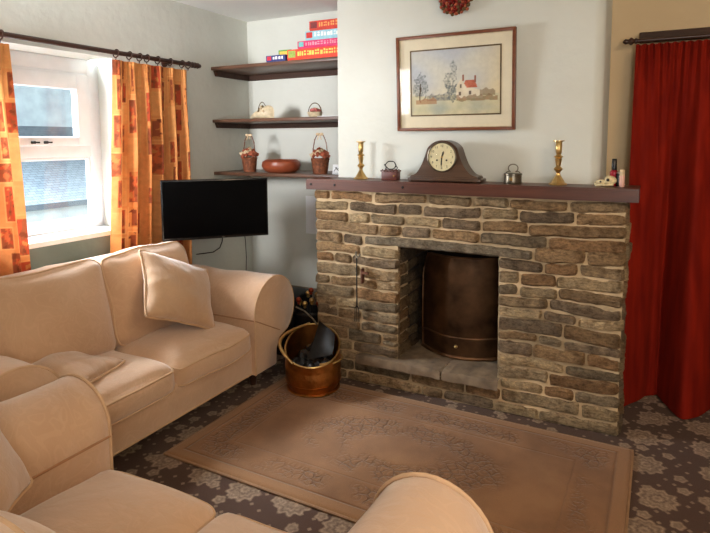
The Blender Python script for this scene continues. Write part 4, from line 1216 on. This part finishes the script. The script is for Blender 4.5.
# swing handle resting on the left of the mouth
hp = []
A = helm(R(264) / (2 * PI), 1) + Vector((-.006, -.008, 0)); B = helm(R(128) / (2 * PI), 1) + Vector((-.005, .004, .004))
for i in range(25):
    q = i / 24; p = A.lerp(B, q); s_ = math.sin(PI * q)
    hp.append(p + Vector((-.112 * s_, -.058 * s_, .02 * s_)))
bm = NB(); tube(bm, hp, [.0075 + .003 * math.sin(PI * i / 24) for i in range(25)], 10); obj('handle', bm, M['brass'], sc)
bm = NB(); tube(bm, [(.165 * math.cos(a), .165 * math.sin(a), .20) for a in [R(-45 + 7 * i) for i in range(4)]], .006, 8)
tube(bm, [(.172, -.06, .195), (.195, -.03, .205), (.197, .01, .21), (.172, .04, .215)], .005, 8); obj('side_grip', bm, M['brass'], sc)
for k in range(16):
    a = k * 2.4; r_ = .12 * math.sqrt((k + .5) / 16)
    bm = NB(); blob(bm, (r_ * math.cos(a), r_ * math.sin(a), .155 + .03 * math.sin(a - R(0)) * r_ / .12 + .02 * random.random()), .034 + .012 * random.random(), 2, .5, 2.2, seed=k)
    tag(obj('coal_lump', bm, M['coal'], None, 30, loc=(-1.768, 2.815, .017)), 'lump of black coal heaped in the copper scuttle', 'coal', 'coal lumps in the scuttle')
sh = thing('coal_shovel', 'black coal shovel lying in the scuttle with its thin handle sticking out', 'shovel', (-1.768, 2.815, .22))
M['slick'] = simple('grey_black_steel', lin(46, 42, 38), .4, .3, .2, 20)
def blade(u, v):
    p = Vector((.135, .035, .135)).lerp(Vector((-.03, .125, .17)), v) + Vector((.02, -.19, -.15)).normalized() * 0
    q = Vector((.145, -.02, .03)).lerp(Vector((.0, -.085, -.005)), v)
    r_ = p.lerp(q, u); r_.z -= .02 * math.sin(PI * u); return r_
bm = grid(blade, 12, 12); bmesh.ops.solidify(bm, geom=bm.faces[:], thickness=.003); obj('blade', bm, M['slick'], sh, 60)
bm = NB(); tube(bm, [(-.03, .10, .15), (-.08, .12, .18), (-.14, .125, .215), (-.20, .12, .235)], .005, 8); obj('handle', bm, M['pewter'], sh)

# fire tools in a dark bucket, black box by the sofa
ft = thing('tool_bucket', 'black bucket beside the fireplace standing behind the scuttle', 'bucket', (-2.0, 3.14, 0))
bm = NB(); lathe(bm, [(.075, 0), (.085, .01), (.095, .36), (.1, .37), (.096, .38), (.088, .37), (.07, .03)], 28); obj('bucket', bm, M['iron'], ft)
bm = NB(); tube(bm, [(.097 * math.cos(2 * PI * i / 28), .097 * math.sin(2 * PI * i / 28), .365) for i in range(28)], .006, 7, True); obj('rim', bm, M['iron'], ft)
M['copperknob'] = simple('copper_knob', lin(158, 66, 40), .3, .8)
for k, (dx, dy, h_) in enumerate(((-.055, -.03, .445), (-.03, .04, .475), (0, -.045, .43), (.004, .02, .505), (.04, -.03, .455), (.05, .03, .48), (.075, -.01, .435), (-.075, .01, .42), (.02, .06, .465))):
    t = thing('fire_iron', 'fire iron with a round brass knob standing in the black bucket' if k % 3 else 'fire iron with a dark copper knob standing in the black bucket', 'fire iron', (-2.0 + dx * .7, 3.14 + dy * .7, .03), 0, 'brass-knobbed fire irons in the bucket' if k % 3 else 'copper-knobbed fire irons in the bucket')
    bm = NB(); tube(bm, [(-dx * .2, -dy * .2, 0), (dx * .4, dy * .4, h_ - .05)], .005, 7); obj('rod', bm, M['iron'], t)
    m_ = M['brass'] if k % 3 else M['copperknob']
    bm = NB(); blob(bm, (dx * .4, dy * .4, h_ - .03), .019, 2, 0); lathe(bm, [(.006, -.03), (.011, -.022), (.006, -.014)], 12, 'z', (dx * .4, dy * .4, h_ - .03)); obj('knob', bm, m_, t)
lb = thing('log_box', 'black box standing between the sofa arm and the fireplace', 'box', (-2.33, 3.30, 0))
obj('body', box(NB(), -.16, .18, -.13, .13, 0, .40, .012), M['iron'], lb, 30)
obj('lid', box(NB(), -.165, .185, -.135, .135, .40, .43, .01), M['iron'], lb, 30)

# ------------------------------------------------------------------ light
wd = bpy.data.worlds.new('World'); scene.world = wd; wd.use_nodes = True
bg = wd.node_tree.nodes['Background']
sky = wd.node_tree.nodes.new('ShaderNodeTexSky'); sky.sky_type = 'HOSEK_WILKIE'
sky.sun_direction = Vector((.2, -.8, .6)).normalized(); sky.turbidity = 6
mixn = wd.node_tree.nodes.new('ShaderNodeMix'); mixn.data_type = 'RGBA'; mixn.inputs[0].default_value = .75
wd.node_tree.links.new(sky.outputs[0], mixn.inputs[6]); mixn.inputs[7].default_value = (.78, .9, 1.0, 1)
wd.node_tree.links.new(mixn.outputs[2], bg.inputs[0]); bg.inputs[1].default_value = 2.4

def area(name, loc, target, sx, sy, power, col, spread=180):
    l = bpy.data.lights.new(name, 'AREA'); l.shape = 'RECTANGLE'; l.size = sx; l.size_y = sy; l.energy = power; l.color = col; l.spread = R(spread)
    o = bpy.data.objects.new(name, l); COL.objects.link(o); o.location = loc
    o.rotation_euler = (Vector(target) - Vector(loc)).to_track_quat('-Z', 'Y').to_euler(); return o
area('daylight', (-5.4, .75, 2.2), (-1.6, 2.2, 1.15), 1.4, 2.1, 720, (.90, .96, 1.0))
area('sky_glow', (-5.0, 2.2, 4.0), (-2.7, 1.9, .9), 2.6, 1.8, 4000, (.84, .92, 1.0))
area('ceiling_lamp', (1.0, 1.2, 2.42), (.4, 1.8, 0), .6, .6, 30, (1.0, .74, .48))
area('room_lamp', (1.7, -1.3, 2.2), (-1.2, 2.2, .8), 1.0, 1.0, 14, (1.0, .80, .58))
area('rear_window', (.7, -1.75, .95), (-2.2, 3.5, 2.5), 1.0, 1.0, 12, (.94, .97, 1.0), 90)
area('ceiling_fill', (.6, -.8, 1.75), (.0, .6, 2.6), .5, .5, 28, (1.0, .92, .82))  # added unseen fill that brightens the ceiling and upper walls
area('alcove_fill', (-2.62, .3, 1.75), (-2.66, 3.8, 2.0), .3, .5, 14, (.98, .98, 1.0), 64)

# ------------------------------------------------------------------ camera
F, CX, CY = 566.78, 355.0, 196.0
yaw, pit, rol = R(27.69), R(5.53), R(-.27)
fw = Vector((-math.sin(yaw) * math.cos(pit), math.cos(yaw) * math.cos(pit), -math.sin(pit)))
rt = Vector((math.cos(yaw), math.sin(yaw), 0)); up = rt.cross(fw)
r2 = rt * math.cos(rol) + up * math.sin(rol); u2 = up * math.cos(rol) - rt * math.sin(rol)
cd = bpy.data.cameras.new('Camera'); cam = bpy.data.objects.new('Camera', cd); COL.objects.link(cam)
mw = Matrix((r2, u2, -fw)).transposed().to_4x4(); mw.translation = (0, 0, 1.5); cam.matrix_world = mw
cd.sensor_width = 36; cd.sensor_fit = 'HORIZONTAL'; cd.lens = F / 710 * 36; cd.clip_start = .02
cd.shift_x = 0; cd.shift_y = -(266.5 - CY) / 710
scene.camera = cam
scene.view_settings.view_transform = 'Standard'
scene.view_settings.exposure = 0
